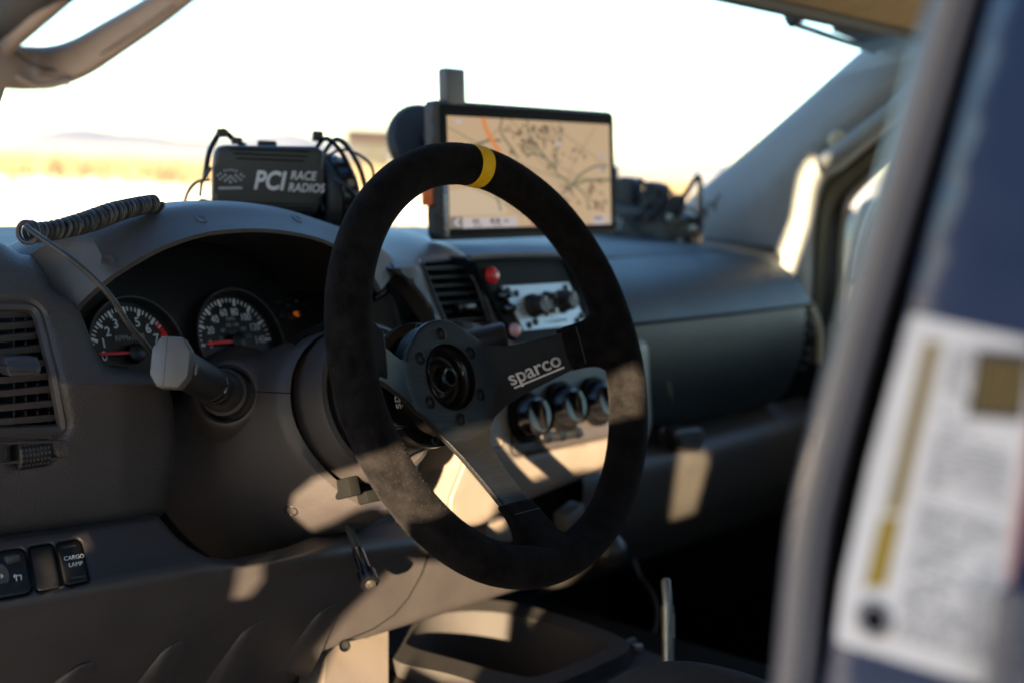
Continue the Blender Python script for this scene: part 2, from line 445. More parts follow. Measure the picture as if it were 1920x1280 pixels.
tag(b.build('dry_grass', gm, smooth=False, recalc=False), 'belt of golden dry grass across the field beyond the windshield', 'grass', kind='stuff')
def bush(az, d, hh, ww, m, label, seed):
    gr2 = random.Random(seed); b = MB(); x0, y0 = CAM.x + d * math.sin(R(az)), CAM.y + d * math.cos(R(az))
    for _ in range(2600):
        u = V((gr2.gauss(0, 1), gr2.gauss(0, 1), gr2.gauss(0, 1))).normalized() * gr2.uniform(.35, 1) * (1 + .25 * gr2.random())
        c = V((x0 + u.x * ww, y0 + u.y * ww, hh * .5 + u.z * hh * .5)); s_ = gr2.uniform(.03, .09)
        if c.z < 0: continue
        a_, b_ = V((gr2.gauss(0, 1), gr2.gauss(0, 1), gr2.gauss(0, 1))).normalized() * s_, V((gr2.gauss(0, 1), gr2.gauss(0, 1), gr2.gauss(0, 1))).normalized() * s_
        i = len(b.v); b.v += [tuple(c - a_), tuple(c + b_), tuple(c + a_)]; b.f.append((i, i + 1, i + 2))
    for k in range(7):
        a = 2 * PI * k / 7; b.tube([(x0, y0, 0), (x0 + .3 * ww * math.cos(a), y0 + .3 * ww * math.sin(a), hh * .35), (x0 + .6 * ww * math.cos(a), y0 + .6 * ww * math.sin(a), hh * .7)], [.03, .02, .01], 5)
    o = b.build('bush', m, smooth=False, recalc=False); tag(o, label, 'bush')
bush(40.6, 20, 0.62, 0.8, bm_, 'low golden dry bush in the field above the black coiled cord', 5)

# far building behind the tablet's left side
t = thing('barn', 'low far barn with a rusty roof beyond the windshield', 'building', (0, 0, 0))
bx, by = CAM.x + 150 * math.sin(R(45.2)), CAM.y + 150 * math.cos(R(45.2)); t.location = (bx, by, 0)
uxb = V((math.cos(R(45)), -math.sin(R(45)), 0))
wallm = mat('barn_wall', (0.026, 0.026, 0.019), 0.8, vary=0.15, vscale=0.5); roofm = mat('rust_roof', (0.050, 0.026, 0.014), 0.7, vary=0.3, vscale=0.4)
b = MB(); b.box((bx, by, 1.45), (4.6, 6.0, 2.9), ux=uxb, bev=0.05); b.build('wall', wallm, t)
b = MB()
fw = V((uxb.y, -uxb.x, 0)) * -1
rp = lambda u, f_, z: V((bx, by, z)) + uxb * u + fw * f_
b.grid([[rp(-2.5, -3.4, 2.8), rp(2.5, -3.4, 2.8)], [rp(-2.5, 0, 4.0), rp(2.5, 0, 4.0)], [rp(-2.5, 3.4, 2.8), rp(2.5, 3.4, 2.8)]])
b.grid([[rp(-2.5, -3.4, 2.65), rp(2.5, -3.4, 2.65)], [rp(-2.5, 0, 3.85), rp(2.5, 0, 3.85)], [rp(-2.5, 3.4, 2.65), rp(2.5, 3.4, 2.65)]])
b.build('roof', roofm, t, smooth=False)
dark = mat('barn_dark', (0.03, 0.03, 0.03), 0.8)
b = MB(); b.box(rp(-1.2, -3.02, 1.2), (2.0, 0.12, 2.4), ux=uxb, bev=0.02); b.build('door', dark, t)
b = MB(); b.box(rp(1.8, -3.02, 1.7), (1.1, 0.12, 0.9), ux=uxb, bev=0.02); b.build('window', dark, t)

# ================================================================== DASHBOARD
dash = thing('dashboard', 'dark taupe truck dashboard with vents, glove box and padded top', 'dashboard', (0.35, 0.3, 0.9))
# padded top, from the cluster hood to the windshield
def ztop(x): return 1.213 - 0.02 * max(0, x - 0.2)
rows = []
for (off, dz) in ((0.0, -0.06), (0.0, -0.012), (0.02, 0.0), (0.12, 0.004), (0.25, 0.006), (0.36, 0.0), (0.38, -0.03)):
    row = []
    for x in [-0.46 + 1.52 * i / 30 for i in range(31)]:
        front = 0.30 if x > 0.13 else 0.40
        q = (x - 0.33) / 0.75
        end = 0.70 - 0.20 * q * q
        row.append(V((x, front + (end - front) * off / 0.36, ztop(x) + dz)))
    rows.append(row)
b = MB(); b.grid(rows); b.build('top_pad', 'pad', dash)
# cluster hood: arched brow
HC = [(0, 520), (30, 492), (62, 470), (100, 450), (160, 422), (230, 400), (330, 382), (430, 378), (520, 388), (600, 412), (660, 434), (715, 462), (750, 500)]
HL = [(120, 640), (140, 598), (158, 572), (180, 551), (215, 522), (262, 492), (312, 466), (380, 443), (440, 435), (500, 434), (560, 441), (610, 454), (655, 478), (690, 510), (712, 548)]
def hoodY(t): return lerp(0.225, 0.235, t)
nH = 60
crest2 = catmull([V((*p, 0)) for p in HC], nH); lip2 = catmull([V((*p, 0)) for p in HL], nH)
def hrow(k, Y, dz=0, dy=0):
    out = []
    for i in range(nH):
        p = crest2[i].lerp(lip2[i], k); q = at(p.x, p.y, Y=Y(i / (nH - 1)) if callable(Y) else Y); q.z += dz; q.y += dy; out.append(q)
    return out
YC = lambda t: 0.250 + .03 * max(0, 1 - t / .16)
EL = lambda t, v: v + .034 * max(0, 1 - t / .22) ** .8
rows = [hrow(0, YC, -0.05, 0.12), hrow(0, YC, -0.012, 0.07), hrow(0, YC, -0.001, 0.025), hrow(0.03, YC), hrow(0.16, lambda t: EL(t, 0.238)), hrow(0.5, lambda t: EL(t, 0.226)), hrow(0.84, lambda t: EL(t, 0.2125)), hrow(0.95, lambda t: EL(t, 0.2085)),
        hrow(1.0, lambda t: EL(t, 0.2085))]
lip = rows[-1]
HMC = V((-0.07, 0.3, 1.10))
for k, (sc, dy) in enumerate(((0.992, 0.002), (0.985, 0.006), (0.97, 0.03), (0.93, 0.075), (0.90, 0.11))):
    rows.append([V((HMC.x + (p.x - HMC.x) * sc, p.y + dy, HMC.z + (p.z - HMC.z) * sc)) for p in lip])
b = MB(); b.grid(loft(rows[:10], nH, 30)); hoodo = b.build('cluster_hood', 'hood', dash)
b = MB(); b.grid(rows[9:]); b.build('cluster_recess', 'black', dash)
for (x, y) in ((203, 487), (377, 411), (557, 411)):
    q, nn = hit(hoodo, x, y)
    b = MB(); b.lathe([(0.0002, 0.0001), (0.0003, 0.0032), (0.0008, 0.0044), (0.0006, 0.0052), (-0.001, 0.0058)], q, nn, 28); b.build('clip_cover', 'hood', dash)

# left panel with the side vent
def YLP(x, y):
    base = lerp(0.245, 0.185, (y - 470) / 250) if y < 720 else lerp(0.185, 0.205, (y - 720) / 300)
    return base + 0.00012 * max(0, x - 230)
LPO = [(-60, 478), (40, 478), (62, 483), (84, 510), (102, 545), (128, 558), (150, 585), (172, 640), (192, 676), (220, 690), (262, 692), (300, 702), (320, 735), (328, 800), (328, 860), (318, 920), (298, 969), (150, 993), (0, 1012), (-60, 1020)]
vent = corners([(-50, 574), (68, 576), (100, 700), (119, 806), (-50, 812)], [5, 26, 10, 16, 5], 6)
wheelp = corners([(20, 836), (86, 830), (92, 856), (24, 864)], 6, 4)
sw = smooth2(LPO, 3)
b = MB(); b.sheet(sw, px(YLP), holes=[vent, wheelp], step=11, thick=(0, 0.02, 0), pillow=26, pdepth=0.016, back=False); b.build('side_panel', 'leather', dash)
# raised bead around the vent
fr = b = MB()
vo = [at(x, y, Y=YLP(x, y) + 0.008) for x, y in vent]
b.tube(vo, 0.0045, 8, closed=True); vfr = b.build('vent', 'plastic', dash)
b = MB(); b.sheet(corners([(-70, 560), (90, 560), (140, 830), (-70, 830)], 5, 3), px(lambda x, y: YLP(x, y) + 0.05), step=30, thick=(0, .003, 0)); b.build('duct', 'void', vfr)
SL = [(590, 587, 66), (612, 606, 76), (635, 627, 84), (660, 650, 93), (686, 678, 100), (712, 702, 106), (737, 726, 110), (764, 753, 114), (790, 780, 117)]
b = MB()
for yl, yr, xr in SL:
    pts0, pts1, pts2, pts3 = [], [], [], []
    for i in range(9):
        t_ = i / 8; x = -50 + (xr + 50) * t_; y = yl + (yr - yl) * max(0, (x) / xr)
        Yv = YLP(x, y) + 0.008 + 0.006 * t_ ** 4
        pts0.append(at(x, y - 8, Y=Yv + 0.012)); pts1.append(at(x, y - 5, Y=Yv)); pts2.append(at(x, y + 7, Y=Yv + 0.001)); pts3.append(at(x, y + 6, Y=Yv + 0.014))
    b.grid([pts0, pts1, pts2, pts3], closed_v=True)
b.build('slats', 'plastic', vfr)
b = MB()
for x0 in (12, 34, 56, 78):
    for yl, yr, xr in SL:
        if x0 < xr - 8: b.box(at(x0, yl + 14, Y=YLP(x0, yl) + 0.026), (0.0016, 0.02, 0.009), bev=0.0003)
b.build('cross_vanes', 'black', vfr)
tb = corners([(8, 668), (70, 668), (78, 690), (74, 702), (18, 706), (10, 690)], 7, 4)
b = MB(); b.sheet(tb, px(lambda x, y: YLP(x, y) - 0.004 + (0.004 if y < 684 else 0)), step=6, thick=(0, 0.012, 0), pillow=6, pdepth=0.003); tab = b.build('vent_tab', 'plastic', vfr)
b = MB()
for i in range(9):
    for j in range(2):
        b.box(at(23 + i * 5.7, 693 + j * 7, Y=YLP(40, 695) - 0.0045), (0.0013, 0.001, 0.0017), bev=0.0003)
b.build('grip_dots', 'plastic', tab)
# recessed plate and thumb wheel under the vent
wpl = corners([(-50, 832), (118, 826), (127, 832), (127, 850), (118, 858), (-50, 872)], 6, 4)
b = MB(); b.tube([at(x, y, Y=YLP(x, y) + 0.0005) for x, y in wpl], 0.0011, 6, closed=True); vw = b.build('vent_wheel', 'plastic', dash)
b = MB(); wc = at(48, 848, Y=YLP(56, 848) + 0.0128)
b.lathe([(-0.0125, 0.0), (-0.0125, 0.0125), (-0.0115, 0.0138), (0.0115, 0.0138), (0.0125, 0.0125), (0.0125, 0.0)], wc, (1, 0, 0), 36); b.build('roller', 'black', vw)
b = MB()
for i in range(8):
    for a in range(-2, 3):
        an = R(a * 16 + 5); b.box(wc + V((-0.0105 + i * 0.003, -math.cos(an) * 0.0139, math.sin(an) * 0.0139)), (0.0017, 0.0012, 0.0020), uz=(0, math.sin(an), math.cos(an)), bev=0.0003)
b.build('grip_dots', 'plastic', vw)
b = MB()
for k in range(3):
    b.tube([at(101 + i * 2.2, 832 + k * 5 + 1.4 * math.sin(i * 1.5), Y=YLP(105, 838) - 0.0003) for i in range(8)], 0.00025, 4)
b.tube([at(x, y, Y=YLP(5, 848) - 0.0003) for x, y in ((-4, 842), (10, 840), (11, 856), (-3, 859), (-4, 842), (11, 856))], 0.00025, 4)
b.build('airflow_symbols', 'dimprint', vw)

# lower panel with the switches
def YLW(x, y):
    edge = 1128 - 0.17 * x if x < 380 else 1063 - 0.12 * (x - 380)
    t_ = (y - (edge - 112)) / 112; q = max(0, (y - edge) / 170)
    A_ = lerp(0.190, 0.138, max(0, t_) ** 1.15); B_ = 0.138 + 0.010 * q + 0.014 * q * q
    k = max(0, min(1, (y - edge + 34) / 68)); k = k * k * (3 - 2 * k)
    A2 = 0.138 - 0.00046 * (y - edge) if y > edge else A_; B2 = 0.138 + 0.00006 * (y - edge) if y < edge else B_
    Yb = A2 * (1 - k) + B2 * k
    return Yb + 0.012 * max(0, (x - 640) / 300)
LWO = [(-80, 1024), (0, 1012), (150, 992), (298, 968), (312, 985), (330, 1005), (352, 1024), (400, 1050), (455, 1058), (510, 1049), (570, 1034), (640, 1004), (700, 978), (790, 960), (860, 985), (930, 1040), (1000, 1076), (985, 1100), (880, 1134), (760, 1172), (690, 1194), (640, 1206), (590, 1226), (560, 1260), (520, 1330), (-80, 1400)]
sws = {'mirror_switch': corners([(-40, 1042), (38, 1030), (48, 1042), (60, 1104), (50, 1112), (-40, 1128)], 6, 4),
       'blank_switch': corners([(54, 1028), (92, 1021), (100, 1026), (114, 1100), (74, 1108), (68, 1104)], 5, 4),
       'cargo_lamp_switch': corners([(107, 1020), (142, 1013), (150, 1018), (165, 1088), (128, 1097), (122, 1092)], 5, 4)}
def grow(L, k):
    cx = sum(p[0] for p in L) / len(L); cy = sum(p[1] for p in L) / len(L)
    return [(p[0] + (k if p[0] > cx else -k), p[1] + (k if p[1] > cy else -k)) for p in L]
b = MB(); b.sheet(LWO, px(YLW), holes=[grow(v, 1.5) for v in sws.values()], step=9, thick=(0, 0.02, 0), pillow=9, pdepth=0.006, back=False); low = b.build('lower_panel', 'plastic', dash)
for k, L in sws.items():
    mm = 'black'
    def fnS(x, y, dd, L=L, k=k):
        ys = [p[1] for p in L]; t_ = (y - min(ys)) / (max(ys) - min(ys))
        tilt = 0.0 if k == 'mirror_switch' else 0.004 * (t_ - 0.5)
        return at(x, y, Y=YLW(x, y) - 0.002 - tilt + dd)
    b = MB(); b.sheet(L, fnS, step=7, thick=(0, 0.015, 0), pillow=5, pdepth=0.004, back=False); so = b.build(k, mm, dash)
    if k == 'cargo_lamp_switch':
        q = at(139, 1044, Y=YLW(139, 1044) - 0.0032); u_ = at(155, 1041.5, Y=0.16) - at(123, 1046.5, Y=0.16); u_.y = 0.0; v_ = V((0, 0.40, 1))
        text('lettering', 'CARGO', q, u_, v_, 0.0043, 'white', so, sx=1.1); text('lettering', 'LAMP', at(142, 1057, Y=YLW(142, 1057) - 0.0034), u_, v_, 0.0043, 'white', so, sx=1.1)
        b = MB(); b.tube([at(118, 1026, Y=YLW(118, 1026) - .0005), at(141, 1022, Y=YLW(141, 1022) - .0005)], 0.0008, 6); b.tube([at(134, 1083, Y=YLW(134, 1083) - .0042), at(157, 1079, Y=YLW(157, 1079) - .0042)], 0.0008, 6); b.build('grip_bars', 'plastic', so)
    if k == 'mirror_switch':
        b = MB(); q = at(22, 1047, Y=YLW(22, 1047) - 0.004); b.box(q, (0.010, 0.006, 0.006), ux=(1, 0, .02), bev=0.0015); b.build('selector', 'plastic', so)
        b = MB(); q = at(-12, 1082, Y=YLW(-12, 1082) - 0.003); b.lathe([(0.004, 0.0001), (0.004, 0.009), (0.002, 0.0105), (-0.002, 0.011)], q, (0, -0.92, 0.38), 32); b.build('dial', 'plastic', so)
        b = MB(); Yk = YLW(33, 1083) - 0.0042
        b.tube([at(x, y, Y=Yk) for x, y in ((30, 1078), (39, 1077), (40, 1088), (31, 1089), (30, 1078), (27, 1076), (27, 1082))], 0.0004, 5)
        i = len(b.v); b.v += [tuple(at(x, y, Y=YLW(0, 1080) - 0.008)) for x, y in ((1, 1074), (6, 1079), (2, 1084))]; b.f.append((i, i + 1, i + 2))
        b.build('symbol', 'white', so)
# diagonal louvres pressed into the knee panel
for k, (x0, y0, x1, y1, ln) in enumerate(((100, 1275, 176, 1240, 1), (262, 1280, 342, 1200, 1), (395, 1275, 495, 1162, 1), (545, 1225, 632, 1130, 1))):
    pts = catmull([V((x0 - 10, y0 + 30, 0)), V((lerp(x0, x1, .45), lerp(y0, y1, .5), 0)), V((lerp(x0, x1, .75), lerp(y0, y1, .9), 0)), V((x1, y1, 0))], 14)
    b = MB(); A, B, C_, D = [], [], [], []
    for i, p in enumerate(pts):
        t_ = i / 13; ww = 26 * (1 - t_) ** 0.5 + 2; Yb = YLW(p.x, p.y)
        A.append(at(p.x - ww * 0.8, p.y + 6, Y=Yb + 0.001)); B.append(at(p.x, p.y, Y=Yb - 0.0030 * (1 - t_ ** 3))); C_.append(at(p.x + ww * .5, p.y + 6, Y=Yb - 0.0030 * (1 - t_ ** 3))); D.append(at(p.x + ww * 1.5, p.y + 20, Y=Yb + 0.002))
    b.grid(loft([A, B, C_, D], 24, 14)); b.build('louvre', 'plastic', low)
b = MB(); b.tube([at(x, y, Y=YLW(x, y) - 0.0002) for x, y in ((806, 1030), (790, 1075), (765, 1120), (738, 1152), (700, 1178), (640, 1203))], 0.0008, 6); b.build('panel_seam', 'void', low)
b = MB(); q = at(645, 1208, Y=0.16); b.lathe([(-0.002, 0.0001), (-0.002, 0.004), (0.004, 0.005)], q, (-.5, -.8, 0), 16); b.build('panel_screw', 'screw', low)

# centre hood with the middle vent
def YCH(x, y):
    v0 = 0.40 if y < 415 else lerp(0.40, 0.225, max(0, (y - 415) / 85) ** 0.8) if y < 500 else lerp(0.225, 0.195, (y - 500) / 160)
    return v0
CHO = [(650, 426), (672, 425), (700, 425), (760, 431), (815, 449), (858, 468), (886, 494), (914, 540), (940, 585), (966, 640), (986, 700), (972, 722), (900, 726), (866, 690), (838, 640), (806, 590), (772, 543), (735, 512), (690, 490), (668, 476), (652, 462)]
cvent = corners([(787, 491), (868, 488), (893, 530), (918, 607), (838, 614), (815, 560)], [6, 8, 10, 6, 6, 10], 5)
b = MB(); b.sheet(smooth2(CHO, 3), px(YCH), holes=[cvent], step=12, thick=(0, 0.02, 0), pillow=15, pdepth=0.016, back=False, ); ch = b.build('centre_hood', 'trim', dash)
b = MB(); b.tube([at(x, y, Y=YCH(x, y) + 0.008) for x, y in cvent], 0.003, 8, closed=True); cv = b.build('vent', 'black', dash)
b = MB(); b.sheet(corners([(770, 475), (885, 470), (935, 640), (820, 650)], 4, 3), px(lambda x, y: YCH(x, y) + 0.045), step=30, thick=(0, .003, 0)); b.build('duct', 'void', cv)
b = MB()
for k in range(7):
    t_ = (k + 0.5) / 7; yl, yr = lerp(496, 610, t_), lerp(494, 603, t_)
    xl = 783 + 4 + (t_ ** 1.15) * 54; xr = lerp(868, 916, t_ ** 0.92)
    A, B, C_, D = [], [], [], []
    for i in range(5):
        x = lerp(xl, xr, i / 4); y = lerp(yl, yr, i / 4); Yv = YCH(x, y) + 0.010
        A.append(at(x, y - 5, Y=Yv + 0.014)); B.append(at(x, y - 2, Y=Yv)); C_.append(at(x, y + 3, Y=Yv)); D.append(at(x, y + 2, Y=Yv + 0.014))
    b.grid([A, B, C_, D], closed_v=True)
b.build('slats', 'rubber', cv)
b = MB(); b.box(at(871, 577, Y=YCH(871, 577) + 0.004), (0.026, 0.012, 0.010), bev=0.003); b.build('vent_tab', 'gloss', cv)
# cheek beside the cluster
def cheek(o_, Yv, m_, nm):
    b = MB(); b.sheet(smooth2(o_, 3), px(Yv), step=14, thick=(0, 0.02, 0), pillow=10, pdepth=0.01, back=False); return b.build(nm, m_, dash)
cheek([(668, 462), (676, 470), (700, 488), (745, 520), (790, 573), (820, 630), (850, 700), (760, 760), (668, 760)], lambda x, y: 0.275, 'pad', 'cheek_panel')
cheek([(672, 520), (680, 512), (700, 512), (722, 540), (740, 566), (752, 610), (752, 660), (700, 700), (672, 700)], lambda x, y: 0.252, 'plastic', 'cluster_surround')
b = MB(); b.tube([at(x, y, Y=0.25) for x, y in ((694, 486), (716, 520), (722, 545), (700, 560))], [.004, .006, .006, .004], 10); b.build('surround_cap', 'gloss', dash)

# centre stack: climate panel, tan lower trim
def YST(x, y): return lerp(0.190, 0.165, (y - 640) / 200)
STO = [(880, 600), (960, 640), (1150, 620), (1215, 640), (1222, 800), (1205, 850), (1150, 868), (1080, 900), (1010, 928), (950, 952), (905, 984), (846, 990), (836, 940), (852, 900), (872, 850), (888, 780), (880, 690)]
clim = corners([(952, 692), (1150, 676), (1165, 800), (1150, 816), (962, 856)], [14, 16, 20, 16, 14], 5)
b = MB(); b.sheet(corners(STO, 16, 4), px(YST), holes=[clim], step=13, thick=(0, 0.03, 0), pillow=12, pdepth=0.010, back=False); b.build('centre_stack', 'tan', dash)
b = MB(); b.sheet(clim, px(lambda x, y: YST(x, y) + 0.003), step=12, thick=(0, 0.02, 0), pillow=5, pdepth=0.003, back=False); cp = b.build('climate_panel', 'plastic', dash)
facet = [(795, 835), (850, 800), (874, 850), (852, 900), (838, 945), (800, 985), (770, 1005), (760, 960)]
b = MB(); b.sheet(corners(facet, 10, 4), px(lambda x, y: 0.215 - 0.0006 * (x - 795)), step=14, thick=(0, 0.03, 0), pillow=8, pdepth=0.006, back=False); b.build('stack_flank', 'tan', dash)
FN = V((0, -0.97, 0.24)).normalized()
for (x, y, rr) in ((984, 780, 0.0265), (1052, 762, 0.0265), (1115, 752, 0.0265)):
    q = at(x, y, Y=YST(x, y) + 0.001)
    b = MB(); b.lathe([(0, rr), (0.004, rr), (0.0052, rr - 0.002), (0.005, rr - 0.004), (0.002, rr - 0.0055)], q, FN, 36); kb = b.build('climate_knob', 'bezel', dash)
    b = MB(); b.lathe([(0.0, rr - 0.005), (0.018, rr - 0.008), (0.020, rr - 0.010), (0.0205, 0.0001)], q, FN, 36)
    b.box(q + FN * 0.022, (0.008, 0.008, 0.030), ux=(1, 0, 0.25), bev=0.002); b.build('grip', 'gloss', kb)
bts = corners([(1012, 812), (1090, 800), (1096, 818), (1018, 832)], 8, 4)
b = MB(); b.sheet(bts, px(lambda x, y: YST(x, y) - 0.0015), step=8, thick=(0, 0.01, 0), pillow=4, pdepth=0.003, back=False); br = b.build('button_row', 'black', dash)
for x, y in ((1024, 820), (1051, 816), (1080, 811)):
    b = MB(); b.lathe([(0, 0.006), (0.002, 0.006), (0.003, 0.0045), (0.003, 0.0001)], at(x, y, Y=YST(x, y) - 0.002), FN, 20); b.build('button', 'screw', br)
b = MB(); q = at(922, 806, Y=YST(922, 806) - 0.001); b.lathe([(0, 0.019), (0.002, 0.0185), (0.0025, 0.017), (0.001, 0.0162), (0.001, 0.0001)], q, FN, 32); b.build('socket_cap', 'tan', dash)
# ashtray / cubby below the stack
b = MB(); b.sheet(corners([(838, 985), (910, 968), (1010, 925), (1150, 862), (1160, 900), (1100, 1010), (985, 1060), (845, 1010)], 10, 3), px(0.24), step=20, thick=(0, 0.02, 0)); b.build('lower_cubby', 'void', dash)
b = MB(); b.sheet(corners([(905, 985), (950, 968), (962, 1015), (915, 1022)], 6, 3), px(lambda x, y: 0.205), step=10, thick=(0, 0.02, 0), pillow=6, pdepth=0.006); b.build('cubby_lid', 'tan', dash)
b = MB(); b.box(at(1068, 968, Y=0.20), (0.034, 0.02, 0.022), ux=(1, 0, 0.3), bev=0.003); b.build('power_socket', 'skin_alu', dash)

# glove box: swept profile
prof = [(.42, 1.196), (.36, 1.198), (.30, 1.192), (.255, 1.178), (.225, 1.158), (.209, 1.138), (.204, 1.1285)]
prof2 = [(.204, 1.1245), (.202, 1.105), (.203, 1.075), (.210, 1.040), (.226, 1.005), (.248, 0.985), (.262, 0.980)]
def sweep(profile, x0, x1, n, m_, nm, endround=0.0):
    P = catmull([V((0, *p)) for p in profile], 26); rows = []
    for i in range(n):
        t_ = i / (n - 1); x = lerp(x0, x1, t_); e = 0
        if endround and t_ > 1 - endround: q = (t_ - (1 - endround)) / endround; e = 0.030 * (1 - math.sqrt(max(0, 1 - q * q)))
        rows.append([V((x, p.y + 0.02 * ((x - .65) / .35) ** 2 * (0.2 if x < .65 else .5) + e, p.z - e * 0.3)) for p in P])
    b = MB(); b.grid(rows); return b.build(nm, m_, dash)
sweep(prof, .40, .945, 28, 'pad', 'glove_box_top', 0.06)
gl = sweep(prof2, .40, .925, 28, 'pad', 'glove_box_lid', 0.05)
b = MB(); P_ = [V((x, .208 + 0.02 * ((x - .65) / .35) ** 2 * (0.2 if x < .65 else .5), 1.1265)) for x in [.40 + .53 * i / 20 for i in range(21)]]; b.tube(P_, 0.0032, 6); b.build('lid_gap', 'void', dash)
sweep([(.262, .980), (.235, .976), (.212, .972), (.202, .960), (.203, .93), (.215, .88), (.26, .82), (.33, .78)], .40, 1.03, 24, 'bolster', 'knee_bolster')
b = MB(); q = at(1287, 824, Y=.206); b.sheet(corners([(1258, 806), (1310, 798), (1322, 812), (1312, 846), (1268, 846)], 12, 4), px(lambda x, y: 0.197), step=9, thick=(0, .02, 0), pillow=7, pdepth=.006); lt = b.build('latch', 'plastic', gl)
b = MB(); b.lathe([(0, .005), (.001, .005), (.0015, .004), (0.0005, .0035), (.0005, .0001)], at(1272, 826, Y=.197), (0, -1, 0), 20); b.build('lock', 'screw', lt)
# end cap and side vent of the dash
b = MB()
rows = []
for k in range(5):
    t_ = k / 4; rows.append([V((.945 + .065 * t_ + 0.0, p.y + 0.014 + 0.05 * t_ * t_ + .02, p.z - 0.008 * t_)) for p in catmull([V((0, *p)) for p in prof + prof2[1:]], 30)])
b.grid(rows); b.build('end_cap', 'pad', dash)
# side vent wrapped round the end of the glove box
P = [V((0, p.y + .02 * (.27 / .35) ** 2 * .5 + .018, p.z - .006)) for p in catmull([V((0, *p)) for p in prof + prof2], 60) if 1.03 < p.z < 1.186]
b = MB(); b.grid([[V((.928, p.y - .004, p.z)) for p in P], [V((.938, p.y - .004, p.z)) for p in P], [V((.957, p.y + .006, p.z)) for p in P], [V((.962, p.y + .02, p.z)) for p in P]]); sv = b.build('vent', 'void', dash)
b = MB()
for k in range(12):
    p = P[int((k + .5) * len(P) / 12)]; b.box(V((.944, p.y - .004, p.z)), (.030, .010, .0034), ux=(1, .42, 0), bev=.0008)
b.build('slats', 'rubber', sv)
b = MB(); b.tube(catmull([at(x, y, X=1.02) for x, y in ((1330, 462), (1385, 470), (1440, 488), (1490, 530), (1520, 575), (1536, 620), (1538, 680))], 24), 0.006, 8); b.build('sunlit_edge', 'cream', dash)  # cream tube paints the sunlit edge of the dash end
# footwell backing
b = MB(); b.box((0.32, 0.62, 0.75), (1.5, 0.03, 0.75), bev=0.005); b.build('firewall', 'carpet', dash)

# ================================================================== INSTRUMENT CLUSTER
CO = V((-0.009, 0.300, 1.132)); CU = V((1, 0, 0)); CV = V((0, math.sin(R(22)), math.cos(R(22)))); CN = V((0, -math.cos(R(22)), math.sin(R(22))))
ic = thing('instrument_cluster', 'instrument cluster with tachometer and speedometer under the arched hood', 'gauge cluster', CO)
def cl(u, v, n=0.0): return CO + CU * u + CV * v + CN * n
def sheet2(b, L, fr, n=0.0, holes=(), thick=None, step=0.01, **k): return b.sheet(L, lambda u, v, dd: fr(u, v, n - dd), holes=holes, step=step, thick=thick, **k)
b = MB(); sheet2(b, corners([(-0.25, -0.075), (0.20, -0.075), (0.20, 0.06), (0.16, 0.125), (-0.14, 0.125), (-0.25, 0.06)], 0.03, 5), cl, -0.006, thick=-CN * 0.004, step=0.03); b.build('face_plate', 'lens', ic)
def circ(cu, cv, r, n=48, a0=0, a1=2 * PI): return [(cu + r * math.cos(a0 + (a1 - a0) * i / n), cv + r * math.sin(a0 + (a1 - a0) * i / n)) for i in range(n + (0 if abs(a1 - a0) > 6.28 else 1))]
def gauge(name, cu, cv, r, nmaj, sub, red_from, needle_deg):
    b = MB(); b.lathe([(-.004, 0.0001), (-.004, r * 1.10), (0.003, r * 1.12), (0.006, r * 1.16), (0.003, r * 1.19), (-.006, r * 1.2)], cl(cu, cv), CN, 56); gob = b.build(name, 'lens', ic)
    b = MB(); b.tube([cl(cu + r * 1.16 * math.cos(a), cv + r * 1.16 * math.sin(a), 0.0055) for a in [R(-15) + R(210) * i / 48 for i in range(49)]], 0.0011, 6); b.build('ring', 'plastic', gob)
    bw, br_ = MB(), MB(); tot = nmaj * sub
    for i in range(tot + 1):
        a = PI - PI * i / tot; maj = i % sub == 0; L = 0.16 if maj else 0.09; wd = 0.0016 if maj else 0.0007
        dst = br_ if (red_from is not None and i / sub >= red_from) else bw
        c = V((math.cos(a), math.sin(a))); q = cl(cu + c.x * r * (1 - L / 2), cv + c.y * r * (1 - L / 2), -0.0033)
        dst.box(q, (L * r, 0.0004, wd * 1.6), ux=CU * c.x + CV * c.y, uz=CU * -c.y + CV * c.x, bev=0)
    bw.build('scale', 'gaugewhite', gob)
    if red_from is not None:
        for i in range(24):
            a = R(38) - R(38) * i / 24; a2 = a - R(1.7)
            j = len(br_.v); br_.v += [tuple(cl(cu + r * k * math.cos(x), cv + r * k * math.sin(x), -0.0036)) for k, x in ((.90, a), (1.0, a), (1.0, a2), (.90, a2))]; br_.f.append((j, j + 1, j + 2, j + 3))
        br_.build('red_zone', 'red', gob)
    na = R(needle_deg); c = V((math.cos(na), math.sin(na))); b = MB()
    b.box(cl(cu + c.x * r * .52, cv + c.y * r * .52, 0.002), (r * .74, 0.001, 0.0026), ux=CU * c.x + CV * c.y, uz=CU * -c.y + CV * c.x, bev=0.0003)
    b.build('needle', 'needle', gob)
    b = MB(); b.lathe([(-.003, .0085), (.003, .0082), (.0045, .0065), (.0048, .0001)], cl(cu, cv), CN, 28); b.build('hub_cap', 'black', gob)
    return gob
RS = 0.041
gt = gauge('tachometer', -0.111, -0.002, RS, 8, 4, 6.6, 178)
gs = gauge('speedometer', 0.0, 0.0, RS, 7, 4, None, 180)
for i in range(0, 9):
    a = PI - PI * i / 8
    if i < 8: text('numeral', str(i), cl(-0.111 + RS * .70 * math.cos(a), -0.002 + RS * .70 * math.sin(a), -0.0032), CU, CV, 0.0115, 'gaugewhite', gt, bold=0.00012)
text('lettering', 'RPMx1000', cl(-0.111, 0.012, -0.0032), CU, CV, 0.0068, 'greyprint', gt)
for i in range(0, 8):
    a = PI - PI * i / 7; text('numeral', str(i * 20), cl(RS * .69 * math.cos(a), RS * .69 * math.sin(a), -0.0032), CU, CV, 0.0098, 'gaugewhite', gs, sx=0.86)
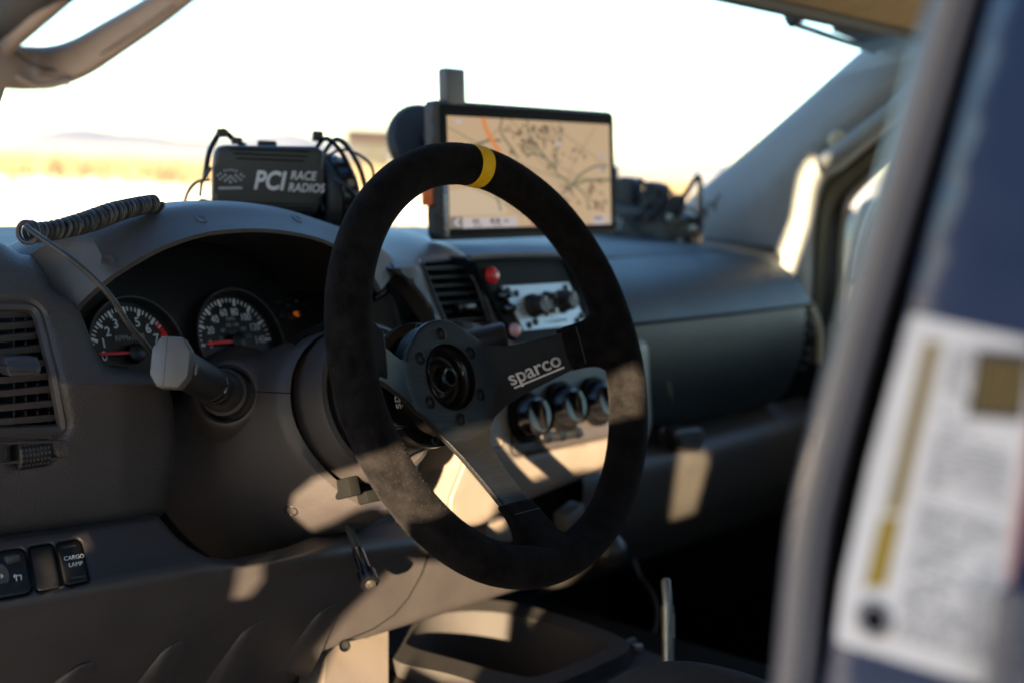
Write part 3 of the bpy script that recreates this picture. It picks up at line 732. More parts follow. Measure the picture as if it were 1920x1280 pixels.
text('lettering', 'MPH', cl(0, 0.0215, -0.0032), CU, CV, 0.0052, 'greyprint', gs)
text('lettering', 'km/h', cl(0, 0.0085, -0.0032), CU, CV, 0.0042, 'greyprint', gs)
for i, s_ in enumerate(('20', '60', '100', '140', '180', '220')):
    a = PI * (1 - (i + .5) / 6); text('numeral', s_, cl(RS * .40 * math.cos(a), RS * .40 * math.sin(a), -0.0032), CU, CV, 0.0045, 'greyprint', gs)
b = MB(); b.box(cl(0.078, 0.022, -0.0015), (0.006, 0.0006, 0.003), bev=0); b.box(cl(0.079, 0.0195, -0.0015), (0.004, 0.0006, 0.0016), bev=0); b.build('warning_lamp', 'amber', ic)
b = MB(); b.box(cl(-0.057, -0.006, -0.0015), (0.007, 0.0006, 0.0045), bev=0); b.box(cl(-0.0555, -0.012, -0.0015), (0.008, 0.0006, 0.0028), bev=0); b.build('warning_lamp', 'redlamp', ic)
b = MB()
for k in range(7): b.box(cl(0.060 + .011 * (k % 4), 0.034 - .013 * (k // 4) - .004 * (k % 2), -0.0015), (0.005, 0.0005, 0.003), bev=0)
b.build('warning_symbols', 'dimprint', ic)

# ================================================================== STEERING COLUMN
WC = V((0, 0, 1.15)); TI = R(20.17)
AX = V((0, math.cos(TI), -math.sin(TI))); EU = V((0, math.sin(TI), math.cos(TI))); EX = V((1, 0, 0))
def wf(u, v, s=0.0): return WC + EX * u + EU * v + AX * s
col = thing('steering_column', 'taupe steering column shroud with a lamp stalk on its left', 'steering column', wf(0, 0, 0.25))
def shroud(s, wl, wr, t, bt, e=2.6, n=72):
    out = []
    for i in range(n):
        a = 2 * PI * i / n; c, q = math.cos(a), math.sin(a)
        x = (wr if c > 0 else wl) * math.copysign(abs(c) ** (2 / e), c); y = (t if q > 0 else bt) * math.copysign(abs(q) ** (2 / e), q)
        # keel: lower half narrows
        if y < 0: x *= 1 - 0.34 * (abs(y) / bt) ** 1.6
        out.append(wf(x, y, s))
    return out
rows = [shroud(.176, .072, .072, .064, .074, 2.0), shroud(.164, .075, .075, .065, .080, 2.05), shroud(.161, .078, .078, .066, .088, 2.1), shroud(.166, .083, .083, .067, .094, 2.2),
        shroud(.185, .087, .087, .068, .099, 2.35), shroud(.215, .093, .090, .068, .103, 2.5), shroud(.25, .098, .092, .068, .106, 2.6), shroud(.29, .100, .094, .066, .107, 2.6), shroud(.34, .098, .094, .07, .112, 2.6)]
# upper and lower shells meet in a seam at the widest line
n = 72
up_rows = [[r[i % n] for i in range(0, n // 2 + 1)] for r in rows]; lo_rows = [[r[i % n] for i in range(n // 2, n + 1)] for r in rows]
def fine(rs, k=26):
    m_ = len(rs[0]); cols = [catmull([r[i] for r in rs], k) for i in range(m_)]
    return [[cols[i][j] for i in range(m_)] for j in range(k)]
b = MB(); b.grid(fine(up_rows)); b.build('upper_shroud', 'plastic', col)
for r in lo_rows:
    for i in range(len(r)): r[i] = r[i] + AX * 0.0
b = MB(); b.grid(fine(lo_rows)); ls = b.build('lower_shroud', 'plastic', col)
SB = at(425, 738, X=-0.098); ST = at(318, 678, d=0.985); SD = (ST - SB).normalized()
# raised boss round the stalk
b = MB(); b.lathe([(-0.040, .046), (-0.018, .038), (-0.004, .0300), (0.002, .0268), (0.003, .0245), (0.001, .0222), (-0.006, .0205), (-0.02, .020)], SB, SD, 44); b.build('stalk_boss', 'plastic', col)
sm_ = []
for k in range(9):
    q, nn = hit(ls, 468 + 9.6 * k, 733 + .5 * k); sm_.append(q + nn * .0001)
b = MB(); b.tube(sm_, .00045, 5); b.build('shell_seam', 'void', ls)
q, nn = hit(ls, 546, 957)
b = MB(); b.lathe([(-.0004, .0062), (.0004, .0056), (.0003, .0048), (-.0002, .0044), (-.0002, .0001)], q, nn, 24); b.build('screw_hole', 'screw', ls)
# collar
b = MB(); b.lathe([(.19, .066), (.142, .0665), (.137, .065), (.135, .061), (.138, .057), (.150, .056), (.185, .054)], WC, AX, 64); b.build('collar', 'plastic', col)
b = MB(); b.lathe([(.19, .075), (.172, .076), (.170, .0665), (.172, .02)], WC, AX, 48); b.build('collar_backing', 'void', col)
b = MB(); b.box(wf(-.040, -.066, .158), (.012, .020, .016), ux=EX, uz=EU, bev=.002); b.box(wf(-.012, -.077, .158), (.03, .016, .010), ux=EX, uz=EU, bev=.002); b.build('collar_bracket', 'void', col)
# lamp stalk
def st(s): return SB + SD * s
SLN = (ST - SB).length
sk = MB()
su = SD.cross(V((0, 0, 1))).normalized(); sv_ = su.cross(SD).normalized()
def srow(s, rw, rh, flat=1.0, n=40):
    out = []
    for i in range(n):
        a = 2 * PI * i / n; x = math.cos(a) * rw; y = math.sin(a) * rh; x = max(-rw * flat, min(rw * flat, x)); out.append(st(s) + su * x + sv_ * y)
    return out
def oct_(s, k=1.0, w_=.0135, h_=.0178):
    out = []
    for x, y in corners([(-.56, 1), (.56, 1), (1, .52), (1, -.52), (.56, -1), (-.56, -1), (-1, -.52), (-1, .52)], .10, 3): out.append(st(s) + su * x * w_ * k + sv_ * y * h_ * k)
    return out
rs = [srow(-.01, .0182, .0182), srow(.006, .0182, .0182), srow(.009, .0172, .0172), srow(.0095, .0160, .0160), srow(.014, .0160, .0160), srow(.018, .0150, .0150), srow(.036, .0138, .0138)]
sk.grid(rs, closed_u=True); stalk = sk.build('lamp_stalk', 'plastic', col)
b = MB(); b.grid([srow(.006, .0183, .0183), srow(.0075, .0192, .0192), srow(.0125, .0192, .0192), srow(.0140, .0165, .0165)], closed_u=True); b.build('stalk_gaiter', 'rubber', stalk)
b = MB(); e0 = SLN - 0.012
b.grid([srow(.032, .0136, .0136), srow(.036, .0140, .0140), srow(.050, .0141, .0141), srow(.0504, .0135, .0135), srow(.0510, .0135, .0135), srow(.0514, .0141, .0141), srow(.066, .0141, .0141), srow(.0664, .0136, .0136), srow(.067, .0136, .0136), srow(.0674, .0141, .0141), srow(e0 - .012, .0138, .0142), srow(e0, .0130, .0150)], closed_u=True); b.build('dial_ring', 'black', stalk)
b = MB(); rr = [oct_(e0 - .001, .95), oct_(e0, 1.0), oct_(SLN - .0016, 1.0), oct_(SLN - .0004, .95), oct_(SLN, .88)]
b.grid(rr, closed_u=True); b.cap(rr[-1]); b.build('end_cap', 'trim', stalk, ang=28)
b = MB(); q = st(SLN) + su * .0030; b.tube([q + sv_ * .0165 - SD * .0003, q - sv_ * .0165 - SD * .0003], .0004, 5); b.build('cap_groove', 'void', stalk)
# symbols on the dial
toC = (CAM - st(e0)).normalized()
side = (toC - SD * toC.dot(SD)).normalized(); upd = SD.cross(side).normalized()
if upd.z < 0: upd = -upd
def sp(s, ang): 
    a = R(ang); dirv = side * math.cos(a) + upd * math.sin(a); return st(s) + dirv * .0142, dirv
b = MB()
p0, dv = sp(e0 - .007, 18); tu = SD; tv = dv.cross(SD).normalized()
for k in range(8):
    a = k * PI / 4; b.tube([p0 + (tu * math.cos(a) + tv * math.sin(a)) * .0026, p0 + (tu * math.cos(a) + tv * math.sin(a)) * .0040], .0002, 4)
b.tube([p0 + (tu * math.cos(a) + tv * math.sin(a)) * .0017 for a in [2 * PI * k / 14 for k in range(14)]], .0002, 4, closed=True)
p1, dv = sp(.060, 8); tv1 = dv.cross(SD).normalized()
b.tube([p1 + tv1 * .0022, p1 - tv1 * .0022, p1 - tv1 * .002 + tu * .0025, p1 + tu * .0035, p1 + tv1 * .002 + tu * .0025, p1 + tv1 * .0022], .0002, 4)
for k in (-1, 0, 1): b.tube([p1 + tv1 * .0016 * k - tu * .0012, p1 + tv1 * .0016 * k - tu * .0035], .00018, 4)
p2, dv = sp(.060, 40); tv2 = dv.cross(SD).normalized()
for k in range(6):
    a = k * PI / 3; b.tube([p2 + (tu * math.cos(a) + tv2 * math.sin(a)) * .0010, p2 + (tu * math.cos(a) + tv2 * math.sin(a)) * .0026], .0002, 4)
b.build('symbols', 'greyprint', stalk)
# wiper stalk, behind the wheel to the right
wa, wb = V((.075, .175, 1.125)), at(948, 632, Y=.115)
b = MB(); dv = (wb - wa).normalized(); L_ = (wb - wa).length
b.lathe([(0, .011), (L_ * .45, .0115), (L_ * .46, .0135), (L_ - .002, .0140), (L_, .0125), (L_, .0001)], wa, dv, 32); b.build('wiper_stalk', 'black', col)

# ================================================================== STEERING WHEEL
sw_ = thing('steering_wheel', 'black suede three spoke deep dish steering wheel with yellow top stripe', 'steering wheel', WC)
RR, RT = 0.1590, 0.0163
def rimp(a, b_, k=1.0):
    # oval grip: slightly deeper than wide
    r = RR + RT * k * math.cos(b_); return wf(r * math.cos(a), r * math.sin(a), -RT * 1.02 * k * math.sin(b_))
b = MB(); NA_, NB_ = 200, 36
wr = random.Random(4); wob = [(wr.uniform(0, 6.28), wr.uniform(.002, .010), wr.randint(3, 13)) for _ in range(6)]
rows = []
for i in range(NA_):
    a = 2 * PI * i / NA_; row = []
    for j in range(NB_):
        t_ = 2 * PI * j / NB_; k = 1 + sum(am * math.sin(fq * a + ph_ + 2 * math.sin(t_ + ph_)) for ph_, am, fq in wob) * 0.6
        row.append(rimp(a, t_, k))
    rows.append(row)
b.grid(rows, closed_u=True, closed_v=True); rim = b.build('rim', 'suede', sw_)
# raised nap of the suede
b = MB(); fz = random.Random(21)
for _ in range(22000):
    a, t_ = fz.uniform(0, 2 * PI), fz.uniform(0, 2 * PI)
    p = rimp(a, t_, 1.0); nrm = (rimp(a, t_, 1.2) - p).normalized(); rv_ = V((fz.gauss(0, 1), fz.gauss(0, 1), fz.gauss(0, 1))).normalized()
    d_ = (nrm * .55 + rv_ * .75).normalized(); sd = d_.cross(V((fz.gauss(0, 1), fz.gauss(0, 1), fz.gauss(0, 1))))  .normalized() * .00009
    L_ = fz.uniform(.0007, .0026) * (.5 + .5 * fz.random()); i = len(b.v); b.v += [tuple(p - sd), tuple(p + sd), tuple(p + d_ * L_)]; b.f.append((i, i + 1, i + 2))
tag(b.build('nap', 'nap', rim, smooth=False, recalc=False), kind='stuff')
b = MB(); a0 = R(82.6); da = R(2.6)
rows = [[rimp(a0 + da * q, 2 * PI * j / NB_, 1.035 if abs(q) < 1 else 1.0) for j in range(NB_)] for q in (-1, -.98, -.5, 0, .5, .98, 1)]
b.grid(rows, closed_u=True); b.build('stripe', 'yellow', rim)
# spoke plate
def sdish(r):
    t_ = max(0, min(1, (r - .052) / (.128 - .052))); return lerp(.0552, .006, t_)
hubarc = [(.047 * math.cos(R(a)), .047 * math.sin(R(a))) for a in range(44, 141, 4)]
fil = [(.140, .0155), (.078, .0160), (.064, .0175), (.054, .021), (.045, .026), (.038, .031)]
left = [(-.041, .026), (-.0455, .0185), (-.056, .0165), (-.070, .0158), (-.140, .0155), (-.140, -.0155), (-.075, -.0158), (-.060, -.0175), (-.048, -.0225), (-.038, -.030), (-.029, -.040), (-.0215, -.052), (-.0178, -.066), (-.0160, -.085), (-.0155, -.140)]
right = [(.0155, -.140), (.0165, -.085), (.0190, -.068), (.0235, -.056), (.031, -.0455), (.041, -.0370), (.052, -.0310), (.064, -.0270), (.078, -.0235), (.112, -.0160), (.140, -.0155)]
SPO = [(u, v + (.17 * (-.05 - u) if u < -.05 else .07 * (u - .05) if u > .05 else 0)) for u, v in fil + hubarc + left + right]
b = MB(); b.sheet(SPO, lambda u, v, dd: wf(u, v, sdish(math.hypot(u, v)) + dd), holes=[circ(0, 0, .0268, 44)], step=.005, thick=AX * .0042, pillow=.0012, pdepth=.0007)
sp_ = b.build('spoke_plate', 'brushed', sw_, ang=50)
BC = .0350
for k in range(6):
    a = R(90 + 60 * k); q = wf(BC * math.cos(a), BC * math.sin(a), .0552)
    b = MB(); b.lathe([(.0003, .0054), (.0006, .0050), (.0008, .0044), (.0002, .0036), (.0006, .0030), (.0008, .0024), (-.0010, .0021), (-.0024, .0020), (-.0024, .0001)], q, -AX, 24); bo = b.build('bolt', 'screw', sw_)
    b = MB()
    for j in range(8):
        a2 = 2 * PI * j / 8; b.box(q + (EX * math.cos(a2) + EU * math.sin(a2)) * .0039 - AX * .00075, (.0008, .0003, .0014), ux=EX * math.cos(a2) + EU * math.sin(a2), uz=-EX * math.sin(a2) + EU * math.cos(a2), bev=0)
    b.build('head_marks', 'void', bo)
# hub core seen through the plate
b = MB(); b.lathe([(.0550, .0268), (.0535, .0262), (.060, .0255), (.0615, .0235), (.0605, .0220), (.0625, .0205), (.0660, .0195), (.0670, .0170), (.0655, .0155), (.0640, .0120), (.0635, .0098), (.0565, .0092), (.0555, .0080), (.0560, .0058), (.066, .0052), (.070, .0001)], WC, AX, 56); hub = b.build('hub', 'anod', sw_)
b = MB()
for k in range(16):
    a = 2 * PI * k / 16; b.box(wf(.0100 * math.cos(a), .0100 * math.sin(a), .0615), (.0012, .0016, .007), ux=EX * math.cos(a) + EU * math.sin(a), uz=AX, bev=.0003)
b.build('splines', 'screw', hub)
# rear adapter, its bolts, and the ribbed boot
b = MB(); b.lathe([(.0595, .0268), (.0596, .044), (.0605, .0455), (.074, .0455), (.0742, .040), (.082, .040), (.0825, .050), (.0835, .0515), (.090, .0515), (.0915, .050), (.0915, .035)], WC, AX, 64); ad = b.build('hub_adapter', 'anod', sw_)
for k in range(6):
    a = R(-96 + 60 * k + 0); q = wf(.0455 * math.cos(a), .0455 * math.sin(a), .0825)
    b = MB(); b.lathe([(.0003, .0050), (.0008, .0044), (.0003, .0034), (.0006, .0026), (-.002, .0022), (-.002, .0001)], q, -AX, 20); b.build('adapter_bolt', 'screw', ad)
prof_b = [(.0915, .044)]
for k in range(9):
    s0 = .094 + .0055 * k; r0 = .0455 + .0011 * k; prof_b += [(s0, r0), (s0 + .0042, r0 + .0008), (s0 + .0046, r0 - .0012), (s0 + .0052, r0 - .0012)]
prof_b += [(.15, .055), (.17, .054)]
b = MB(); b.lathe(prof_b, WC, AX, 64); b.build('hub_boot', 'rubber', sw_)
# quick release lever, lettered
SLV = .0735
def onl(x, y, s=SLV):
    v = ray(x, y); q = WC + AX * s; return CAM + v * ((q - CAM).dot(AX) / v.dot(AX))
LVP = corners([(708, 676), (738, 690), (764, 730), (800, 782), (772, 800), (742, 802), (718, 786), (700, 740)], 10, 4)
b = MB(); b.sheet(LVP, lambda x, y, dd: onl(x, y) + AX * dd, step=9, thick=AX * .006, pillow=5, pdepth=.0015); lv = b.build('release_lever', 'gloss', sw_)
# suede sleeves where the spokes run into the rim
for ang, nm in ((3, 'r'), (171, 'l'), (270, 'b')):
    a = R(ang); er = EX * math.cos(a) + EU * math.sin(a); et = -EX * math.sin(a) + EU * math.cos(a); b = MB(); rows = []
    for r, hw, ht in ((.1075, .0150, .0020), (.1085, .0180, .0048), (.112, .0188, .0056), (.120, .0192, .0066), (.130, .0205, .0085), (.139, .0235, .0115), (.147, .0290, .0145), (.155, .0360, .0155), (.160, .040, .0120)):
        s0 = sdish(r) + .002 if r < .125 else lerp(sdish(.125) + .002, 0, (r - .125) / .03)
        row = []
        for j in range(28):
            t_ = 2 * PI * j / 28; c, q = math.cos(t_), math.sin(t_); e = .62
            row.append(WC + er * r + et * hw * math.copysign(abs(c) ** e, c) + AX * (s0 + ht * math.copysign(abs(q) ** e, q)))
        rows.append(row)
    b.grid(fine([r + [r[0]] for r in rows], 22)); slv = b.build('spoke_sleeve', 'suede', sw_)
    b = MB(); r = .1165; q0 = WC + er * r + AX * (sdish(r) + .002 - .0066)
    b.tube([q0 + et * .016, q0 - AX * .0004, q0 - et * .016], .00035, 5); b.build('stitching', 'dimprint', slv)
# lettering on the right spoke, with its underline and cut
def lettering(o, u, v, size, parent, wrap=None):
    n_ = u.cross(v).normalized()
    text('lettering', 'sparco', o, u, v, size, 'white', parent, bold=size * .014, sx=1.08, extrude=.00008, wrap=wrap)
    b = MB(); L_ = size * 3.05
    b.box(o + u * L_ * .04 - v * size * .46 + n_ * .00008, (L_ * .93, .00016, size * .085), ux=u, uz=v, bev=0); ul = b.build('underline', 'white', parent)
    if wrap:
        for q in ul.data.vertices: q.co = wrap(q.co)
u0, u1 = .0545, .1025
sl_u = (wf(.100, 0, sdish(.100)) - wf(.060, 0, sdish(.060))).normalized()
def onplate(p):
    p = V(p) - WC; u, v = p.dot(EX), p.dot(EU); return wf(u, v, sdish(math.hypot(u, v)) - .00035)
sl_r = (sl_u * math.cos(R(10)) + EU * math.sin(R(10))).normalized()
lettering(wf(.0815, -.0055, sdish(.0815) - .0004), sl_r, EU, .0172, sp_, wrap=onplate)
lo = onl(739, 726, SLV - .0004); lu = (onl(736, 706) - onl(745, 752)).normalized(); lw = lu.cross(AX)
if lu.cross(lw).dot(AX) > 0: lw = -lw
lettering(lo, lu, lw, .0118, lv)

# ================================================================== RADIO PANEL IN THE CENTRE STACK
rp_ = thing('intercom_unit', 'black radio panel with an aluminium intercom plate behind the wheel', 'radio panel', at(985, 560, Y=.2))
RPY = lambda x, y: lerp(0.222, 0.190, (y - 485) / 170)
b = MB(); b.sheet(corners([(882, 484), (1062, 484), (1120, 632), (1130, 690), (990, 705), (962, 640)], 6, 3), px(RPY), step=14, thick=(0, .03, 0), pillow=5, pdepth=.003, back=False); b.build('panel', 'panelm', rp_)
b = MB(); b.tube([at(x, y, Y=RPY(x, y) - .002) for x, y in ((880, 484), (930, 480), (1000, 478), (1058, 479))], .0034, 8); b.build('top_strip', 'skin_alu', rp_)
b = MB(); b.tube([at(x, y, Y=RPY(x, y) - .002) for x, y in ((1060, 480), (1090, 540), (1120, 610), (1136, 680))], .0034, 8); b.build('side_strip', 'black', rp_)
ap = corners([(942, 537), (1066, 530), (1100, 608), (983, 620)], 2, 3)
b = MB(); b.sheet(ap, px(lambda x, y: RPY(x, y) - .004), step=12, thick=(0, .004, 0)); pl = b.build('face_plate', 'alu', rp_)
PN = V((0, -.97, .2)).normalized()
for x, y in ((998, 574), (1052, 566)):
    q = at(x, y, Y=RPY(x, y) - .004)
    b = MB(); b.lathe([(0, .0125), (.003, .0125), (.004, .0105), (.016, .0095), (.0175, .008), (.0175, .0001)], q, PN, 32); kb = b.build('knob', 'black', pl)
    b = MB(); b.box(q + PN * .0178 + V((0, 0, .004)), (.0012, .0005, .007), bev=0); b.build('pointer', 'white', kb)
for x, y in ((1024, 556), (1026, 584)):
    q = at(x, y, Y=RPY(x, y) - .004); b = MB(); b.lathe([(0, .0055), (.004, .005), (.004, .003), (.013, .0022), (.013, .0001)], q, PN, 20); b.build('toggle', 'steel' if y > 570 else 'black', pl)
for x, y in ((952, 546), (968, 551), (1060, 540), (1066, 551), (992, 610), (1004, 604), (1082, 602), (1090, 593)):
    b = MB(); b.lathe([(0, .0038), (.0018, .0034), (.0025, .002), (.0025, .0001)], at(x, y, Y=RPY(x, y) - .004), PN, 16); b.build('plate_screw', 'black', pl)
b = MB()
for k in range(9): b.box(at(1016 + k * 5.6, 606.5 - k * .9, Y=RPY(1040, 603) - .0042), (.0022, .0003, .0026), bev=0)
for k in range(4): b.box(at(1018 + k * 6, 594 - k * .9, Y=RPY(1026, 592) - .0042), (.0022, .0003, .0018), bev=0)
b.build('plate_print', 'dimprint', pl)
for x, y, m_ in ((920, 517, 'redbtn'), (963, 619, 'pinkbtn')):
    q = at(x, y, Y=RPY(x, y) - .001); k = 1 if m_ == 'redbtn' else .8; b = MB(); b.lathe([(0, .0085 * k), (.003, .0085 * k), (.0035, .0075 * k), (.0030, .0068 * k), (.006, .0065 * k), (.007, .005 * k), (.0074, .0001)], q, PN, 28)
    o = b.build('push_button', m_, rp_)
for x, y in ((938, 556), (948, 580)):
    b = MB(); b.lathe([(0, .006), (.006, .006), (.009, .0035), (.016, .003), (.016, .0001)], at(x, y, Y=RPY(x, y) - .001), PN, 20); b.build('rocker_switch', 'gloss', rp_)

# ================================================================== NAVIGATION TABLET
TL, TR, BL = at(808, 187, d=1.46), at(1148, 210, d=1.69), at(812, 452, d=1.47)
tU = (TR - TL).normalized(); tVd = (BL - TL); tV = -(tVd - tU * tVd.dot(tU)).normalized(); tN = tU.cross(tV).normalized()
if tN.dot(CAM - TL) < 0: tN = -tN
tW = (TR - TL).length; tH = abs((BL - TL).dot(tV))
tO = TL
def tp(u, v, n=0.0): return tO + tU * u - tV * v + tN * n          # u to the right, v down, metres
tabt = thing('navigation_tablet', 'rugged tablet showing a tan road map on the dash', 'tablet', tp(tW / 2, tH, -.012))
def slab(L, n0, th, m_, nm, par, pil=.0, pd=.0, step=.015): b = MB(); b.sheet(L, lambda u, v, dd: tp(u, v, n0 - dd), step=step, thick=-tN * th, pillow=pil, pdepth=pd); return b.build(nm, m_, par)
body = slab(corners([(0, 0), (tW, 0), (tW, tH), (0, tH)], .010, 5), 0.004, .010, 'plastic', 'case', tabt, .005, .004)
tface = slab(corners([(.0075, .004), (tW - .004, .004), (tW - .004, tH - .004), (.0075, tH - .004)], .004, 4), .0046, .001, 'bezel', 'bezel', body)
sx0, sy0, sx1, sy1 = .0178, .016, tW - .013, tH - .012
scr = slab([(sx0, sy0), (sx1, sy0), (sx1, sy1), (sx0, sy1)], .0051, .0004, 's_base', 'screen', tabt, step=.03)
W_, H_ = sx1 - sx0, sy1 - sy0
def sc(x, y, k): return tp(sx0 + W_ * x, sy0 + H_ * y, .0051 + .0001 * k)
def ribbon(b, pts, wd, k):
    P_ = catmull([V((x * W_, y * H_, 0)) for x, y in pts], max(2, 6 * len(pts))); A, B = [], []
    for i, p in enumerate(P_):
        d_ = (P_[min(i + 1, len(P_) - 1)] - P_[max(0, i - 1)]).normalized(); n_ = V((-d_.y, d_.x, 0)) * wd / 2
        A.append(sc((p.x + n_.x) / W_, (p.y + n_.y) / H_, k)); B.append(sc((p.x - n_.x) / W_, (p.y - n_.y) / H_, k))
    b.grid([A, B])
def rect(b, x0, y0, x1, y1, k): b.grid([[sc(x0, y0, k), sc(x1, y0, k)], [sc(x0, y1, k), sc(x1, y1, k)]])
b = MB(); b.sheet([(0, .66), (.12, .64), (.3, .74), (.33, .88), (0, .88)], lambda u, v, dd: sc(u, v, 1), step=.1); b.build('map_area', 's_pale', scr)
tr = random.Random(9)
b = MB()
for pts in ([(.0, .52), (.3, .77), (.42, .9)], [(.35, .0), (.65, .42), (.95, .6)], [(.0, .1), (.28, .33)], [(.6, .02), (.98, .42)], [(.9, .04), (.72, .5), (.7, .9)], [(.28, .33), (.62, .52), (1, .58)], [(.45, .25), (.8, .8)], [(.15, .3), (.3, .08)]): ribbon(b, pts, .0011, 2)
b.build('map_lines', 's_thin', scr)
b = MB()
for pts in ([(.31, .0), (.30, .12), (.36, .27), (.40, .36)], [(.12, .27), (.22, .21), (.30, .2)], [(.46, .0), (.47, .12), (.53, .27), (.58, .38), (.64, .48)], [(.66, .02), (.67, .15), (.64, .3), (.63, .5)], [(.45, .34), (.5, .31), (.57, .36)], [(.64, .5), (.74, .60), (.85, .56), (1, .55)], [(.74, .60), (.66, .70)], [(.74, .60), (.8, .5), (.9, .42), (.98, .42)], [(.74, .6), (.82, .7), (.85, .85)], [(.26, .68), (.29, .85)]): ribbon(b, pts, .0025, 3)
b.build('map_roads', 's_road', scr)
b = MB()
for cx_, cy_, n_, sdx, sdy in ((.38, .10, 12, .05, .06), (.46, .20, 14, .05, .06), (.57, .10, 12, .05, .06), (.85, .62, 14, .06, .1), (.93, .75, 12, .05, .08), (.75, .30, 9, .1, .1), (.6, .16, 12, .06, .06), (.50, .06, 12, .10, .04), (.42, .26, 10, .06, .05), (.68, .66, 12, .10, .08), (.88, .84, 10, .05, .03), (.62, .36, 9, .05, .07)):
    for _ in range(n_):
        x, y = tr.gauss(cx_, sdx * .6), tr.gauss(cy_, sdy * .6)
        if not (.03 < x < .96 and .03 < y < .85): continue
        a = tr.uniform(.3, 1.2); l_ = tr.uniform(.01, .03); ribbon(b, [(x, y), (x + l_ * math.cos(a), y + l_ * math.sin(a)), (x + l_ * 1.6 * math.cos(a + .5), y + l_ * 1.6 * math.sin(a + .5))], tr.uniform(.0014, .0034), 2)
b.build('map_relief', 's_dark', scr)
b = MB(); ribbon(b, [(.20, .0), (.22, .12), (.29, .32), (.36, .52), (.42, .72), (.47, .90), (.49, 1.0)], .0058, 4); b.build('map_highway', 's_hwy', scr)
b = MB(); rect(b, .07, .905, .385, 1.0, 5); rect(b, .875, .905, .955, 1.0, 5)
for x, y in ((.945, .32), (.945, .455), (.06, .05), (.655, .21)): b.sheet(circ(x, y, .022, 14), lambda u, v, dd: sc(u, v, 5), step=.05)
b.build('map_boxes', 's_box', scr)
b = MB(); rect(b, 0, .895, .068, 1.0, 5); b.build('back_button', 's_grey', scr)
b = MB(); b.sheet(circ(.945, .455, .013, 12), lambda u, v, dd: sc(u, v, 7), step=.05); b.sheet([(.945, .305), (.955, .33), (.935, .33)], lambda u, v, dd: sc(u, v, 7), step=.05)
for x0, y0, x1, y1 in ((.125, .92, .165, .955), (.13, .97, .18, .985), (.225, .918, .29, .96), (.305, .93, .335, .955), (.24, .972, .30, .985), (.885, .92, .94, .955)):
    n_ = max(2, int((x1 - x0) / .022)); 
    for k in range(n_): xa = x0 + (x1 - x0) * k / n_; rect(b, xa, y0, xa + (x1 - x0) / n_ * .68, y1, 7)
b.build('readouts', 's_ink', scr)
b = MB(); b.sheet(circ(.487, .965, .020, 14), lambda u, v, dd: sc(u, v, 8), step=.05); b.build('route_shield', 's_blue', scr)
b = MB(); ribbon(b, [(.05, .915), (.025, .945), (.05, .98)], .003, 7)
for k in range(3): rect(b, .963, .915 + .03 * k, .995, .928 + .03 * k, 7)
b.build('menu_icons', 's_box', scr)
b = MB(); b.box(tp(.0122, tH * .76, .0045), (.0085, tH * .44, .0012), ux=tU, uz=tN, bev=.0004); sd_ = b.build('side_strip', 'seal', tabt)  # grey strip paints a pale reflection onto the lower bezel
text('lettering', 'GARMIN', tp(.0122, tH * .80, .0053), tV, -tU, .0085, 'white', sd_, sx=1.15)
b = MB(); b.box(tp(-.0035, tH * .655, -.006), (.007, tH * .19, .012), ux=tU, uz=tN, bev=.002); b.build('side_button', 'orange', tabt)
# antenna block on top and the suction mount behind
b = MB(); b.box(tp(.036, -.012, -.004), (.030, .044, .014), ux=tU, uz=tN, bev=.0035, seg=3); b.build('antenna', 'skin_alu', tabt)
mo = thing('suction_mount', 'black round suction mount holding the tablet to the windshield', 'mount', tp(-.01, .075, -.06))
sc0 = at(800, 262, d=1.60); sN = V((-.35, -.86, .36)).normalized()
b = MB(); b.lathe([(.0, .001), (.004, .020), (.001, .040), (-.006, .045), (-.012, .0445), (-.014, .040), (-.014, .0001)], sc0, sN, 40); b.build('suction_cup', 'rubber', mo)
b = MB(); b.tube([sc0, sc0.lerp(tp(tW * .3, tH * .45, -.02), .5) + V((0, .02, .02)), tp(tW * .3, tH * .45, -.02)], .009, 12); b.build('arm', 'black', mo)
b = MB(); b.box(tp(tW * .3, tH * .45, -.020), (.06, .05, .010), ux=tU, uz=tN, bev=.003); b.build('cradle', 'black', mo)

